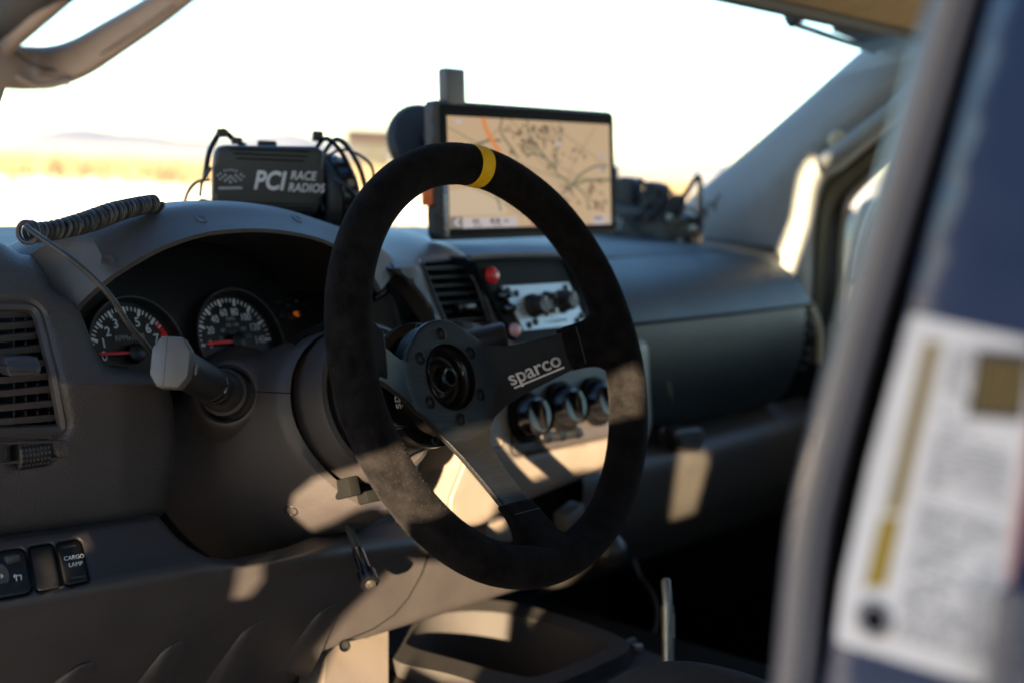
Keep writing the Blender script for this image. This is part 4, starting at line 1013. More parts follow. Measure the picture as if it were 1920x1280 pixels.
# ================================================================== HEADSETS
def headset(x, y, d, s, yawdeg, lab, seed, wire=True):
    o = at(x, y, d=d); base = V((o.x, o.y, o.z - .045 * s))
    t = thing('radio_headset', lab, 'headset', base, 'radio headsets lying on the dash')
    toC_ = CAM - o; toC_.z = 0; toC_.normalize(); rot = Matrix.Rotation(R(yawdeg), 3, 'Z'); n_ = rot @ toC_; u_ = V((-n_.y, n_.x, 0)) * 1.0
    if u_.dot(CR) < 0: u_ = -u_
    v_ = V((0, 0, 1))
    f = lambda a, b_, c=0.0: o + (u_ * a + v_ * b_ + n_ * c) * s
    # front ear cup: a deep rounded shell with pressed lines
    b = MB(); L = corners([(-.052, -.031), (.050, -.034), (.054, .029), (.046, .034), (-.050, .031)], [.014, .014, .012, .012, .012], 6)
    b.sheet(L, lambda a, b_, dd: f(a, b_, .010 - dd), step=.006, thick=-n_ * .012 * s, pillow=.006, pdepth=.005); cup = b.build('ear_cup', 'black', t)
    b = MB(); b.sheet([(p[0] * .94, p[1] * .94) for p in L], lambda a, b_, dd: f(a, b_, -.002 - dd), step=.012, thick=-n_ * .034 * s, pillow=.004, pdepth=.004); b.build('shell', 'gloss', cup)
    b = MB()
    for k in range(3):
        b.box(f(.002, .0285 - .0045 * k, .0102), (.076 * s - .006 * k, .001, .0012 * s), ux=u_, uz=v_, bev=.0002); b.box(f(.004, -.0215 - .0035 * k, .0102), (.086 * s - .008 * k, .001, .0012 * s), ux=u_, uz=v_, bev=.0002)
    b.build('ridges', 'void', cup)
    b = MB(); b.sheet(corners([(-.051, -.0135), (.0525, -.0135), (.0525, .0125), (-.051, .0125)], .001, 2), lambda a, b_, dd: f(a, b_, .0108), step=.02, thick=-n_ * .001); band = b.build('name_plate', 'black', cup)
    text('lettering', 'PCI', f(.0005, -.001, .0112), u_, v_, .0245 * s, 'white', band, shear=.22, bold=.0006, sx=.82)
    text('lettering', 'RACE', f(.0205, .0052, .0112), u_, v_, .0115 * s, 'white', band, shear=.22, bold=.00015, align='LEFT', sx=.86)
    text('lettering', 'RADIOS', f(.0185, -.0062, .0112), u_, v_, .0115 * s, 'white', band, shear=.22, bold=.00015, align='LEFT', sx=.86)
    b = MB()                                             # winged chequered emblem
    for i in range(-5, 6):
        for j in range(3):
            if (i + j) % 2 == 0:
                c_ = f(-.0355 + i * .0024, .0035 - .0026 * j + .0006 * abs(i) - .0012, .0111); b.box(c_, (.0022 * s, .0002, .0023 * s * (1 - .08 * abs(i))), ux=u_, uz=v_, bev=0)
    for k in range(5): b.box(f(-.0355 + (k - 2) * .0028, .0085 - .0005 * abs(k - 2), .0111), (.0016 * s, .0002, .0018 * s), ux=u_, uz=v_, bev=0)
    b.box(f(-.0355, -.0085, .0111), (.022 * s, .0002, .0022 * s), ux=(u_ + v_ * .05), uz=v_, bev=0)
    b.build('emblem', 'greyprint', band)
    # second ear cup lying behind, with its cushion
    b = MB(); q = f(.070, -.014, -.030); ax_ = (u_ * .93 + v_ * .1 - n_ * .3).normalized()
    b.lathe([(-.012 * s, .0001), (-.012 * s, .034 * s), (-.008 * s, .040 * s), (.002 * s, .041 * s), (.004 * s, .037 * s), (.010 * s, .037 * s), (.013 * s, .033 * s), (.014 * s, .0001)], q, ax_, 36); c2 = b.build('ear_cup', 'gloss', t)
    b = MB(); ring = []; e1 = ax_.orthogonal().normalized(); e2 = ax_.cross(e1)
    b.tube([q - ax_ * .014 * s + (e1 * math.cos(a) + e2 * math.sin(a)) * .030 * s for a in [2 * PI * k / 28 for k in range(28)]], .0095 * s, 10, closed=True); b.build('cushion', 'rubber', c2)
    for k in range(3):
        a = .6 + k * .7; b = MB(); b.lathe([(0, .0045 * s), (.003, .004 * s), (.003, .0001)], q + (e1 * math.cos(a) + e2 * math.sin(a)) * .039 * s - n_ * 0, (e1 * math.cos(a) + e2 * math.sin(a)), 14); b.build('stud', 'steel', c2)
    # wire headbands
    for (a0_, c_) in ((.060, -.004), (.072, -.012)):
        b = MB(); b.tube(catmull([f(a0_ - .012, .028, c_ - .02), f(a0_ - .004, .042, c_), f(a0_ + .010, .032, c_), f(a0_ + .024, .006, c_), f(a0_ + .028, -.020, c_)], 22), .0024 * s, 8); b.build('headband', 'anod', t)
    b = MB(); b.tube(catmull([f(-.056, .000, -.02), f(-.053, .022, -.02), f(-.046, .038, -.02), f(-.040, .045, -.02), f(-.030, .038, -.022), f(-.018, .031, -.02)], 22), .0028 * s, 8); b.build('headband', 'anod', t)
    b = MB(); b.box(f(-.041, .043, -.018), (.010 * s, .012, .008 * s), ux=u_, uz=v_, bev=.002); b.box(f(-.027, .036, -.018), (.010 * s, .010, .007 * s), ux=u_, uz=v_, bev=.002); b.box(f(.050, .044, -.012), (.010 * s, .010, .010 * s), ux=u_, uz=v_, bev=.002); b.build('band_clamp', 'rubber', t)
    b = MB(); b.box(f(.002, .0345, -.018), (.018 * s, .012, .006 * s), ux=u_, uz=v_, bev=.002); b.build('jack', 'rubber', t)
    # boom microphone and leads
    b = MB(); b.tube(catmull([f(-.053, -.002, -.004), f(-.064, -.004, -.004), f(-.073, -.014, -.004), f(-.0765, -.030, -.004), f(-.073, -.045, -.004)], 20), .0016 * s, 7)
    b.tube(catmull([f(-.053, -.022, -.002), f(-.062, -.021, -.002), f(-.066, -.032, -.002), f(-.070, -.042, -.002)], 14), .0014 * s, 7); b.tube(catmull([f(-.052, .010, -.004), f(-.060, -.004, -.004), f(-.062, -.018, -.004)], 12), .0016 * s, 7); b.build('lead', 'cordm', t)
    b = MB(); b.tube(catmull([f(.058, .022, -.02), f(.075, .032, -.02), f(.092, .028, -.02), f(.105, .018, -.02), f(.108, .004, -.02), f(.103, -.010, -.02)], 24), .0016 * s, 7); b.build('boom', 'cordm', t)
    b = MB(); b.tube(catmull([f(.052, .008, -.005), f(.070, .000, .012), f(.086, -.014, .010), f(.090, -.034, .0)], 16), .0016 * s, 7); b.build('lead', 'cordm', t)
    return t
headset(500, 338, 1.36, 1.0, 8, 'black headset with a lettered ear cup behind the cluster hood', 1)
def headset_far():
    o = at(1218, 412, d=2.02); t = thing('radio_headset', 'folded black headset behind the tablet beside the right windshield pillar', 'headset', V((o.x, o.y, 1.205)), 'radio headsets lying on the dash')
    n_ = CAM - o; n_.z = 0; n_.normalize(); n_ = Matrix.Rotation(R(-25), 3, 'Z') @ n_; u_ = V((-n_.y, n_.x, 0)); 
    if u_.dot(CR) < 0: u_ = -u_
    v_ = V((0, 0, 1)); f = lambda a, b_, c=0.0: o + (u_ * a + v_ * b_) * 1.32 + n_ * c
    b = MB(); b.sheet(corners([(-.070, -.034), (.045, -.048), (.050, .004), (-.070, .022)], .010, 5), lambda a, b_, dd: f(a, b_, .012 - dd), step=.008, thick=-n_ * .05, pillow=.006, pdepth=.005); cup = b.build('ear_cup', 'black', t)
    text('lettering', 'PCI', f(-.040, -.007, .0124), u_ - v_ * .10, v_, .024, 'greyprint', cup, shear=.2, bold=.0005, sx=.8)
    text('lettering', 'RACE', f(-.016, -.003, .0124), u_ - v_ * .10, v_, .011, 'dimprint', cup, shear=.2, align='LEFT', sx=.86); text('lettering', 'RADIOS', f(-.018, -.014, .0124), u_ - v_ * .10, v_, .011, 'dimprint', cup, shear=.2, align='LEFT', sx=.86)
    for (a0, a1, h0, h1) in ((-.072, -.050, .010, .058), (-.048, -.020, .008, .046), (-.017, .013, .002, .042), (.016, .032, -.006, .030)):
        b = MB(); b.sheet(corners([(a0, h0 - .02), (a1, h0 - .02), (a1 - .002, h1 - .004), (a0 + .008, h1)], .006, 4), lambda a, b_, dd: f(a, b_, .002 - dd), step=.008, thick=-n_ * .03, pillow=.005, pdepth=.004); b.build('band_pad', 'rubber', t)
    b = MB(); b.tube(catmull([f(-.07, .05, -.01), f(-.06, .062, -.01), f(-.052, .048, -.01)], 10), .004, 8); b.tube(catmull([f(.024, -.02, -.0), f(.032, .012, 0), f(.046, .044, -.01), f(.052, .048, -.01), f(.054, .020, -.01), f(.060, -.012, 0), (f(.056, -.052, 0))], 28), .0042, 8); b.build('headband', 'gloss', t)
    b = MB(); b.lathe([(0, .0001), (0, .018), (.006, .020), (.012, .018), (.012, .0001)], f(.042, -.008, .010), n_, 28); c2 = b.build('ear_cup', 'gloss', t)
    rb = random.Random(31); b = MB()
    for k in range(7):
        a1, h1 = rb.uniform(-.02, .05), rb.uniform(-.03, .03); pts = [f(a1 + rb.uniform(-.02, .025), h1 + rb.uniform(-.02, .022), rb.uniform(.004, .024)) for _ in range(6)]
        b.tube(catmull(pts, 40), .0020, 7)
    b.build('lead', 'cordm', t)
    for a, h in ((.030, .004), (.044, -.022), (.034, -.036), (.052, -.040), (.058, -.006)):
        b = MB(); b.lathe([(0, .0055), (.004, .005), (.005, .0001)], f(a, h, .018), n_, 16); b.build('stud', 'steel', c2)
    b = MB(); b.tube([f(.050 + .010 * math.cos(k * .9), -.044 + .0012 * k + .007 * math.sin(k * .9), .012) for k in range(46)], .0022, 7); b.tube([f(.058 + .0016 * k, .006 + .0014 * k + .006 * math.sin(k * 1.1), .006 * math.cos(k * 1.1)) for k in range(14)], .0020, 7); b.build('lead', 'cordm', t)
headset_far()

# ================================================================== COILED CORD
cc = thing('coiled_cord', 'black coiled cord lying on the hood, its straight end behind the stalk', 'cord', at(170, 410, Y=.25))
pth = catmull([at(46, 436, d=.985), at(74, 436, d=1.0), at(120, 428, d=1.02), at(170, 414, d=1.045), at(215, 398, d=1.07), at(262, 386, d=1.10), at(292, 382, d=1.12)], 30 * 16)
b = MB(); hp = []
NT = 27
for i, p in enumerate(pth):
    t_ = i / (len(pth) - 1); T_ = (pth[min(i + 1, len(pth) - 1)] - pth[max(i - 1, 0)]).normalized(); e1 = T_.cross(V((0, 0, 1))).normalized(); e2 = e1.cross(T_)
    a = t_ * NT * 2 * PI; rr = (.0074 if t_ < .05 else .0062) * (1 - .08 * math.sin(t_ * 9)); hp.append(p + (e1 * math.cos(a) + e2 * math.sin(a)) * rr)
b.tube(hp, .00185, 7); b.build('coil', 'cordm', cc)
b = MB(); b.tube(catmull([hp[0], at(48, 424, d=.978), at(62, 436, d=.972), at(100, 462, d=.965), at(140, 491, d=.962), at(180, 527, d=.965), at(210, 560, d=.972), at(240, 607, d=.985), at(268, 640, d=1.0), at(300, 676, d=1.02)], 50), .0021, 9); b.build('straight_lead', 'cordm', cc)
b = MB(); b.tube(catmull([hp[-1], at(296, 386, d=1.13), at(312, 392, d=1.145), at(330, 402, d=1.18)], 12), .0021, 8); b.build('tail', 'cordm', cc)

# ================================================================== GOOSENECK LAMP UNDER THE COLUMN
gn = thing('gooseneck_lamp', 'small black gooseneck lamp hanging below the steering column', 'lamp', at(660, 1030, d=1.16))
pth = catmull([at(640, 965, d=1.20), at(652, 985, d=1.19), at(662, 1010, d=1.175), at(672, 1035, d=1.165)], 120)
b = MB(); b.tube([p + V((math.cos(i * .9), math.sin(i * .9), 0)) * .0008 for i, p in enumerate(pth)], .0030, 8); b.build('gooseneck', 'rubber', gn)
q0, q1 = at(670, 1030, d=1.167), at(696, 1098, d=1.14); dv = (q1 - q0); L_ = dv.length; dv.normalize()
b = MB(); b.lathe([(0, .0045), (.004, .0050), (L_ * .62, .0054), (L_ * .64, .0078), (L_ * .92, .0080), (L_ * .94, .0068), (L_ * .94, .0001)], q0, dv, 28); b.build('lamp_head', 'gloss', gn)
b = MB(); b.lathe([(L_ * .93, .0045), (L_, .0042), (L_ + .001, .0001)], q0, dv, 18); b.build('bulb', 'steel', gn)

# ================================================================== CENTRE CONSOLE
con = thing('centre_console', 'dark centre console with an open tray below the dash', 'console', V((.36, .0, .72)))
ZC = .80
def cz(x, y, z): return at(x, y, Z=z)
# sunlit side wall on the left and the tray
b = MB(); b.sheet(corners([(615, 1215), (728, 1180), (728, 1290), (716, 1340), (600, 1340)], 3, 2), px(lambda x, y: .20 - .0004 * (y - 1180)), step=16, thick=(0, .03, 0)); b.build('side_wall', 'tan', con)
rimL = [(735, 1190), (800, 1150), (870, 1142), (950, 1140), (1150, 1205), (1100, 1240), (1010, 1275), (960, 1272), (850, 1236), (735, 1215)]
tray_o = smooth2([(738, 1178), (800, 1132), (960, 1128), (1175, 1200), (1120, 1248), (1000, 1292), (930, 1288), (840, 1262), (738, 1235)], 5)
tray_i = smooth2([(765, 1195), (815, 1152), (955, 1150), (1140, 1204), (1100, 1232), (1010, 1266), (955, 1262), (850, 1234), (772, 1212)], 5)
top = [cz(x, y, .842) for x, y in tray_o]; inn = [cz(x, y, .840) for x, y in tray_i]
ctr = sum(inn, V((0, 0, 0))) / len(inn)
bot = [p.lerp(ctr, .22) + V((0, 0, -.055)) for p in inn]; skirt = [p - V((0, 0, .14)) for p in top]
b = MB(); b.grid([skirt, [p - V((0, 0, .004)) for p in top], top, inn, [p - V((0, 0, .006)) for p in inn], bot], closed_u=True); b.cap(bot); b.build('tray', 'traym', con)
b = MB(); b.sheet(corners([(720, 1245), (850, 1275), (1000, 1302), (1130, 1262), (1190, 1210), (1500, 1330), (1500, 1500), (700, 1500)], 10, 3), lambda x, y, dd: cz(x, y, .828 - dd), step=22, thick=(0, 0, -.1), pillow=12, pdepth=.01); b.build('body', 'traym', con)
for x, y in ((1021, 1276), (1195, 1213)):
    b = MB(); b.lathe([(0, .006), (.003, .0055), (.004, .003), (.004, .0001)], cz(x, y, .832), (0, 0, 1), 20); b.build('tray_screw', 'steel', con)
b = MB(); b.tube([cz(x, y, .8295) for x, y in ((1010, 1285), (1090, 1250), (1160, 1212), (1188, 1200))], .004, 8); b.build('tray_lip', 'plastic', con)
b = MB(); b.box((.33, .05, .64), (.40, .95, .26), bev=.02); b.build('tunnel', 'carpet', con)
# lever
lv2 = thing('transfer_lever', 'bare steel lever shaft standing up from the console', 'lever', at(1252, 1245, d=1.30))
p0, p1, p2 = at(1254, 1290, d=1.30), at(1252, 1135, d=1.31), at(1248, 1082, d=1.315)
b = MB(); b.tube([p0, p1], .0060, 20); b.build('shaft', 'steel', lv2)
b = MB(); L_ = (p2 - p1).length; b.lathe([(-.002, .0048), (L_ - .003, .0044), (L_ - .001, .0032), (L_, .0001)], p1, p2 - p1, 20); b.build('threaded_tip', 'steel', lv2)
b = MB(); b.tube([at(1262, 1150, d=1.305), at(1263, 1195, d=1.302)], .0018, 8); b.build('clip', 'skin_alu', lv2)
lc = MB(); lc.tube(catmull([at(1185, 1040, d=1.75), at(1200, 1080, d=1.74), at(1222, 1110, d=1.72), at(1232, 1145, d=1.70), at(1228, 1180, d=1.68), at(1215, 1210, d=1.66)], 30), .0032, 8)
tag(lc.build('hanging_cable', 'cordm'), 'thin grey cable hanging in the dark passenger footwell', 'cable')
kb = MB(); kb.lathe([(-.020, .0001), (-.019, .010), (-.010, .019), (.004, .021), (.014, .016), (.019, .007), (.020, .0001)], at(1140, 1032, d=1.52), (.2, -.3, .9), 28)
tag(kb.build('shift_knob', mat('brown_knob', (.022, .015, .012), .4)), 'round brown shift knob in the shade below the wheel', 'knob')
# seats
def seat(x, y, z, lab, backy):
    t = thing('seat', lab, 'seat', V((x, y, .42)), 'front seats')
    rows = []
    for j in range(9):
        t_ = j / 8; yy = y + .24 - .50 * t_
        rows.append([V((x - .25 + .5 * i / 12, yy + (.03 * math.cos((i / 12 - .5) * PI) if j == 0 else 0), z + .045 * (abs(i / 12 - .5) * 2) ** 3 - .03 * math.sin(PI * t_) - (.05 if j == 0 else 0))) for i in range(13)])
    b = MB(); b.grid(rows + [[p - V((0, 0, .16)) for p in rows[-1]], [p - V((0, 0, .16)) for p in rows[0]]], closed_v=True); b.build('cushion', 'seat', t)
    return t
ps = thing('seat', 'dark cloth passenger seat, its edge showing at the bottom right', 'seat', V((.62, -.22, .5)))
b = MB(); se = [at(x, y, d=dd) for x, y, dd in ((1140, 1285, 1.10), (1200, 1256, 1.10), (1270, 1246, 1.10), (1340, 1254, 1.10), (1420, 1276, 1.10), (1500, 1310, 1.10))]
rows = [[p + V((.12, .10, -.10)) for p in se], [p + V((.02, .016, -.010)) for p in se], se, [p + V((-.012, -.012, -.014)) for p in se], [p + V((-.03, -.03, -.06)) for p in se], [p + V((-.02, -.02, -.16)) for p in se]]
b.grid(loft(rows, 30, 20)); b.build('cushion', 'seat', ps)

# ================================================================== CAB: PILLARS, ROOF, GLASS, DOORS
# windshield
ws = thing('windshield', 'clear windshield above the dash', 'windshield', V((.35, .55, 1.2)))
rows = []
for k in range(7):
    t_ = k / 6; row = []
    for i in range(25):
        x = -.44 + 1.54 * i / 24; q = (x - .33) / .75
        y0 = .73 - .20 * q * q; y1 = .185 - .16 * q * q; z0 = 1.192; z1 = 1.500 - .035 * q * q
        row.append(V((x, lerp(y0, y1, t_), lerp(z0, z1, t_) + .018 * math.sin(PI * t_))))
    rows.append(row)
b = MB(); b.grid(rows); b.build('pane', 'glass', ws)
b = MB(); b.tube([p + V((0, .004, .010)) for p in rows[0]], .004, 6); b.build('lower_seal', 'rubber', ws)
b = MB(); fr = random.Random(2)
for i in range(150):
    x = -.44 + .75 * i / 150; q = (x - .33) / .75; b.box((x, .73 - .20 * q * q - .004, 1.200), (.0022, .001, .0022), bev=0)
b.build('frit_dots', 'void', ws)
# roof and headliner
rf = thing('cab_roof', 'cab roof with golden brown headliner at the top right', 'roof', V((.33, -.4, 1.5)))
rows = []
for k in range(10):
    t_ = k / 9; row = []
    for i in range(25):
        x = -.50 + 1.66 * i / 24; q = (x - .33) / .83; row.append(V((x, lerp(.185 - .16 * q * q, -1.5, t_), 1.503 - .035 * q * q + (.17 + .03 * q * q) * math.sin(PI * .5 * min(1, t_ * 2.2)))))
    rows.append(row)
b = MB(); b.grid(rows); b.build('headliner', 'headliner', rf)
b = MB(); b.grid([[p + V((0, 0, .05)) for p in r] for r in rows]); b.build('roof_skin', 'paint', rf)
b = MB(); b.tube([p + V((0, -.004, .002)) for p in rows[0]], .012, 8); b.build('header_trim', 'visor', rf)
sv2 = thing('sun_visor', 'folded dark sun visor against the headliner over the passenger side', 'sun visor', V((.85, .05, 1.49)))
vo_ = [at(1560, 60, d=1.87), at(1690, 0, d=1.83), at(1800, -40, d=1.80), at(1800, 20, d=1.86), at(1735, 60, d=1.90), at(1650, 96, d=1.94)]
b = MB(); c_ = sum(vo_, V((0, 0, 0))) / 6
b.grid([[p for p in vo_], [p + V((0, 0, .018)) for p in vo_]], closed_u=True); b.cap(vo_); b.cap([p + V((0, 0, .018)) for p in vo_]); b.build('panel', 'visor', sv2)
b = MB(); b.tube([at(1478, 40, d=1.75), at(1520, 16, d=1.73), at(1560, -10, d=1.70)], .010, 10); b.build('arm', 'visor', sv2)
b = MB(); b.tube([at(1480, 42, d=1.75), at(1560, 70, d=1.84), at(1640, 96, d=1.92)], .0045, 8); b.build('edge_wire', 'black', sv2)

# right windshield pillar trim
pr = thing('windshield_pillar', 'grey windshield pillar trim on the passenger side', 'pillar', V((1.02, .3, 1.2)))
Lp = [(1290, 470), (1296, 398), (1330, 358), (1400, 300), (1480, 232), (1560, 162), (1640, 92), (1720, 30), (1800, -40)]
Mp = [(1345, 520), (1360, 440), (1395, 390), (1450, 335), (1520, 268), (1590, 205), (1665, 140), (1745, 75), (1825, 5)]
Np = [(1440, 560), (1462, 480), (1478, 410), (1510, 340), (1550, 295), (1620, 240), (1690, 185), (1765, 120), (1850, 50)]
Op = [(1505, 600), (1512, 520), (1516, 430), (1535, 345), (1568, 318), (1640, 258), (1710, 205), (1785, 145), (1870, 75)]
def prow(L, Xa): return [at(x, y, X=Xa) for x, y in L]
rows = [[p + V((.02, .03, 0)) for p in prow(Lp, 1.02)], prow(Lp, 1.010), prow(Mp, .985), prow(Np, .995), prow(Op, 1.02), [p + V((.04, .0, 0)) for p in prow(Op, 1.03)]]
b = MB(); b.grid(loft(rows, 40, 24)); b.build('trim', 'pillar', pr)
hb = thing('grab_handle', 'grey bar grab handle on the passenger side pillar', 'handle', at(1620, 240, X=.96))
b = MB(); b.tube(catmull([at(1552, 300, X=.985), at(1562, 296, X=.955), at(1600, 268, X=.945), at(1660, 222, X=.945), at(1720, 172, X=.945), at(1790, 112, X=.95)], 30), .0135, 14); b.build('bar', 'pillar', hb)
b = MB(); q = at(1572, 264, X=.955); b.lathe([(-.006, .0001), (-.005, .010), (0, .014), (.006, .012), (.008, .0001)], q, (-.8, -.6, .1), 22); b.build('end_cover', 'cream', hb)

# passenger door: frame, seals, glass
pd = thing('passenger_door', 'passenger door with cream inner frame and tall side window', 'door', V((1.1, -.2, .9)))
def strip(L1, L2, X1, X2, m_, nm, par, th=.02):
    A = catmull([at(x, y, X=X1) for x, y in L1], 30); B = catmull([at(x, y, X=X2) for x, y in L2], 30)
    b = MB(); b.grid([[p + V((th, 0, 0)) for p in A], A, [a.lerp(c, .5) - V((.006, 0, 0)) for a, c in zip(A, B)], B, [p + V((th, 0, 0)) for p in B]]); return b.build(nm, m_, par)
strip([(1478, 640), (1492, 520), (1502, 430), (1522, 350), (1545, 316)], [(1508, 640), (1516, 530), (1522, 430), (1538, 352), (1556, 320)], 1.03, 1.035, 'cream', 'inner_frame', pd)
strip([(1514, 680), (1522, 540), (1528, 440), (1542, 362), (1566, 326), (1640, 268), (1720, 205), (1800, 140)], [(1534, 680), (1544, 540), (1550, 450), (1562, 385), (1590, 348), (1650, 296), (1730, 232), (1810, 170)], 1.045, 1.05, 'olive', 'door_seal', pd)
strip([(1536, 700), (1546, 540), (1552, 450), (1564, 388), (1592, 350), (1650, 300), (1730, 236), (1810, 174)], [(1556, 700), (1562, 540), (1566, 455), (1576, 402), (1600, 362), (1655, 312), (1735, 248), (1815, 186)], 1.06, 1.062, 'black', 'window_channel', pd)
strip([(1557, 700), (1563, 540), (1568, 460), (1578, 408), (1592, 386)], [(1572, 700), (1577, 540), (1580, 460), (1586, 412), (1596, 392)], 1.066, 1.068, 'olive', 'window_trim', pd, .006)
b = MB(); b.grid([[V((1.075, .55, 1.0)), V((1.075, -.8, 1.0))], [V((1.075, .30, 1.30)), V((1.075, -.8, 1.30))], [V((1.03, .10, 1.46)), V((1.03, -.8, 1.52))]]); b.build('window_pane', 'glass', pd)
b = MB(); b.box((1.08, -.1, .72), (.06, 1.7, .72), bev=.02); b.build('door_card', 'carpet', pd)
b = MB(); b.tube([at(1530, 640, X=1.06), at(1640, 622, X=1.06), at(1760, 600, X=1.06)], .02, 10); b.build('sill', 'olive', pd)
sm = thing('side_mirror', 'white backed side mirror outside the passenger window', 'mirror', at(1640, 500, X=1.28))
mo_ = [(1645, 380), (1622, 430), (1610, 490), (1606, 530), (1660, 545), (1720, 480), (1720, 390)]
b = MB(); b.sheet(smooth2(mo_, 4), lambda x, y, dd: at(x, y, X=1.26) + V((dd, dd, 0)), step=12, thick=(.10, .05, 0), pillow=16, pdepth=.03); b.build('shell', 'visor', sm)
b = MB(); b.tube(catmull([at(x, y, X=1.255) for x, y in ((1650, 378), (1630, 420), (1616, 470), (1609, 525))], 18), .008, 8); b.build('rim', 'label', sm)
b = MB(); b.tube([at(1640, 540, X=1.28), at(1625, 600, X=1.12)], .015, 8); b.build('bracket', 'visor', sm)

# dark pickup parked beyond the passenger window
pk = thing('parked_pickup', 'dark pickup with red tail lamp parked beyond the passenger window', 'pickup truck', V((9.7, 2.1, 0)))
pku = V((.35, .94, 0)).normalized(); pkw = V((pku.y, -pku.x, 0)); pko = V((9.7, 2.1, 0))
pf = lambda l, s_, z: pko + pku * l + pkw * s_ + V((0, 0, z))
side = smooth2([(-2.6, .45), (-2.65, .95), (-2.55, 1.06), (-.9, 1.06), (-.75, 1.10), (-.55, 1.62), (-.3, 1.72), (.7, 1.70), (1.0, 1.55), (1.35, 1.12), (2.4, 1.02), (2.65, .85), (2.65, .45), (2.0, .38), (-2.0, .38)], 4)
b = MB(); b.sheet(side, lambda l, z, dd: pf(l, -.9 + dd, z), step=.25, thick=pkw * 1.8, pillow=.12, pdepth=.08); b.build('body', mat('dark_paint', (.015, .022, .030), .25, coat=.6), pk)
b = MB(); b.sheet(corners([(-.6, 1.12), (1.15, 1.12), (.8, 1.55), (-.4, 1.6)], .05, 3), lambda l, z, dd: pf(l, -.912, z), step=.3, thick=pkw * .008); b.build('side_window', 'gloss', pk)
for s_ in (-.72, .72):
    b = MB(); b.box(pf(-2.63, s_, .95), (.08, .22, .24), ux=pku, bev=.02); b.build('tail_lamp', 'red', pk)
b = MB(); b.box(pf(-2.2, -.905, .98), (.8, .03, .10), ux=pku, bev=.01); b.build('side_marker', 'red', pk)
for l in (-1.6, 1.7):
    for s_ in (-.82, .82):
        b = MB(); b.lathe([(-.11, .20), (-.11, .34), (-.09, .37), (.09, .37), (.11, .34), (.11, .20)], pf(l, s_, .37), pkw, 28); w_ = b.build('wheel', 'rubber', pk)
        b = MB(); b.lathe([(-.115, .0001), (-.11, .2), (.11, .2), (.115, .0001)], pf(l, s_, .37), pkw, 24); b.build('rim', 'skin_alu', w_)

# left grab handle on the driver's pillar, with the pillar strip and weatherstrip
gh = thing('grab_handle', 'tan moulded grab handle on the driver side pillar at the top left', 'handle', at(120, 120, d=.80))
ctrl = [(-40, 120, .76), (8, 125, .78), (55, 128, .80), (100, 125, .80), (150, 108, .79), (210, 72, .775), (280, 28, .755), (340, -14, .735), (420, -75, .71)]
wid = [44, 44, 42, 38, 30, 26, 25, 25, 25]
rows = []
cen = catmull([V(c) for c in ctrl], 40); wds = catmull([V((w__, 0, 0)) for w__ in wid], 40)
for i, c in enumerate(cen):
    T_ = (cen[min(i + 1, 39)] - cen[max(i - 1, 0)]); T_.z = 0; T_.normalize(); nx, ny = -T_.y, T_.x; wv = wds[i].x; row = []
    for j in range(24):
        a = 2 * PI * j / 24; cc_, ss_ = math.cos(a), math.sin(a); e = .72
        k = math.copysign(abs(cc_) ** e, cc_) * wv; dd = math.copysign(abs(ss_) ** e, ss_) * .014
        row.append(at(c.x + nx * k, c.y + ny * k, d=c.z - dd))
    rows.append(row)
b = MB(); b.grid(rows, closed_u=True); b.cap(rows[0]); b.cap(rows[-1]); gb = b.build('grip', 'handle', gh)
b = MB(); b.tube(catmull([at(x, y, d=dd) for x, y, dd in ((-10, 112, .772), (10, 126, .776), (40, 148, .78), (70, 160, .782), (95, 160, .783), (118, 154, .783), (130, 154, .784))], 24), .0022, 8); b.build('base_trim', 'handle', gh)
b = MB(); b.tube(catmull([at(x, y, d=dd) for x, y, dd in ((10, 86, .765), (60, 120, .783), (105, 132, .786), (160, 118, .778), (240, 70, .752), (330, 8, .722))], 30), .0004, 5); b.build('mould_line', 'void', gb)
lp = thing('weatherstrip', 'dark rubber weatherstrip along the driver door opening at top left', 'weatherstrip', at(20, 50, d=.78))
b = MB(); b.tube(catmull([at(x, y, d=dd) for x, y, dd in ((-120, 150, .80), (-40, 78, .78), (20, 26, .765), (80, -26, .75), (180, -112, .72))], 24), .0155, 14); b.build('bulb_seal', 'rubber', lp)
b = MB(); b.tube(catmull([at(x, y, d=dd) for x, y, dd in ((-70, 162, .785), (-4, 100, .77), (40, 56, .76), (90, 12, .748), (140, -34, .738))], 24), .0055, 10); b.build('retainer', 'handle', lp)
lpl = thing('windshield_pillar', 'driver side windshield pillar end below the tan grab handle', 'pillar', at(-10, 150, d=.9))
b = MB(); b.tube(catmull([at(x, y, d=dd) for x, y, dd in ((-70, 330, 1.0), (-40, 230, .96), (-16, 160, .93), (-12, 120, .90), (-14, 90, .88))], 26), .0085, 14); b.build('trim', 'pillar', lpl)

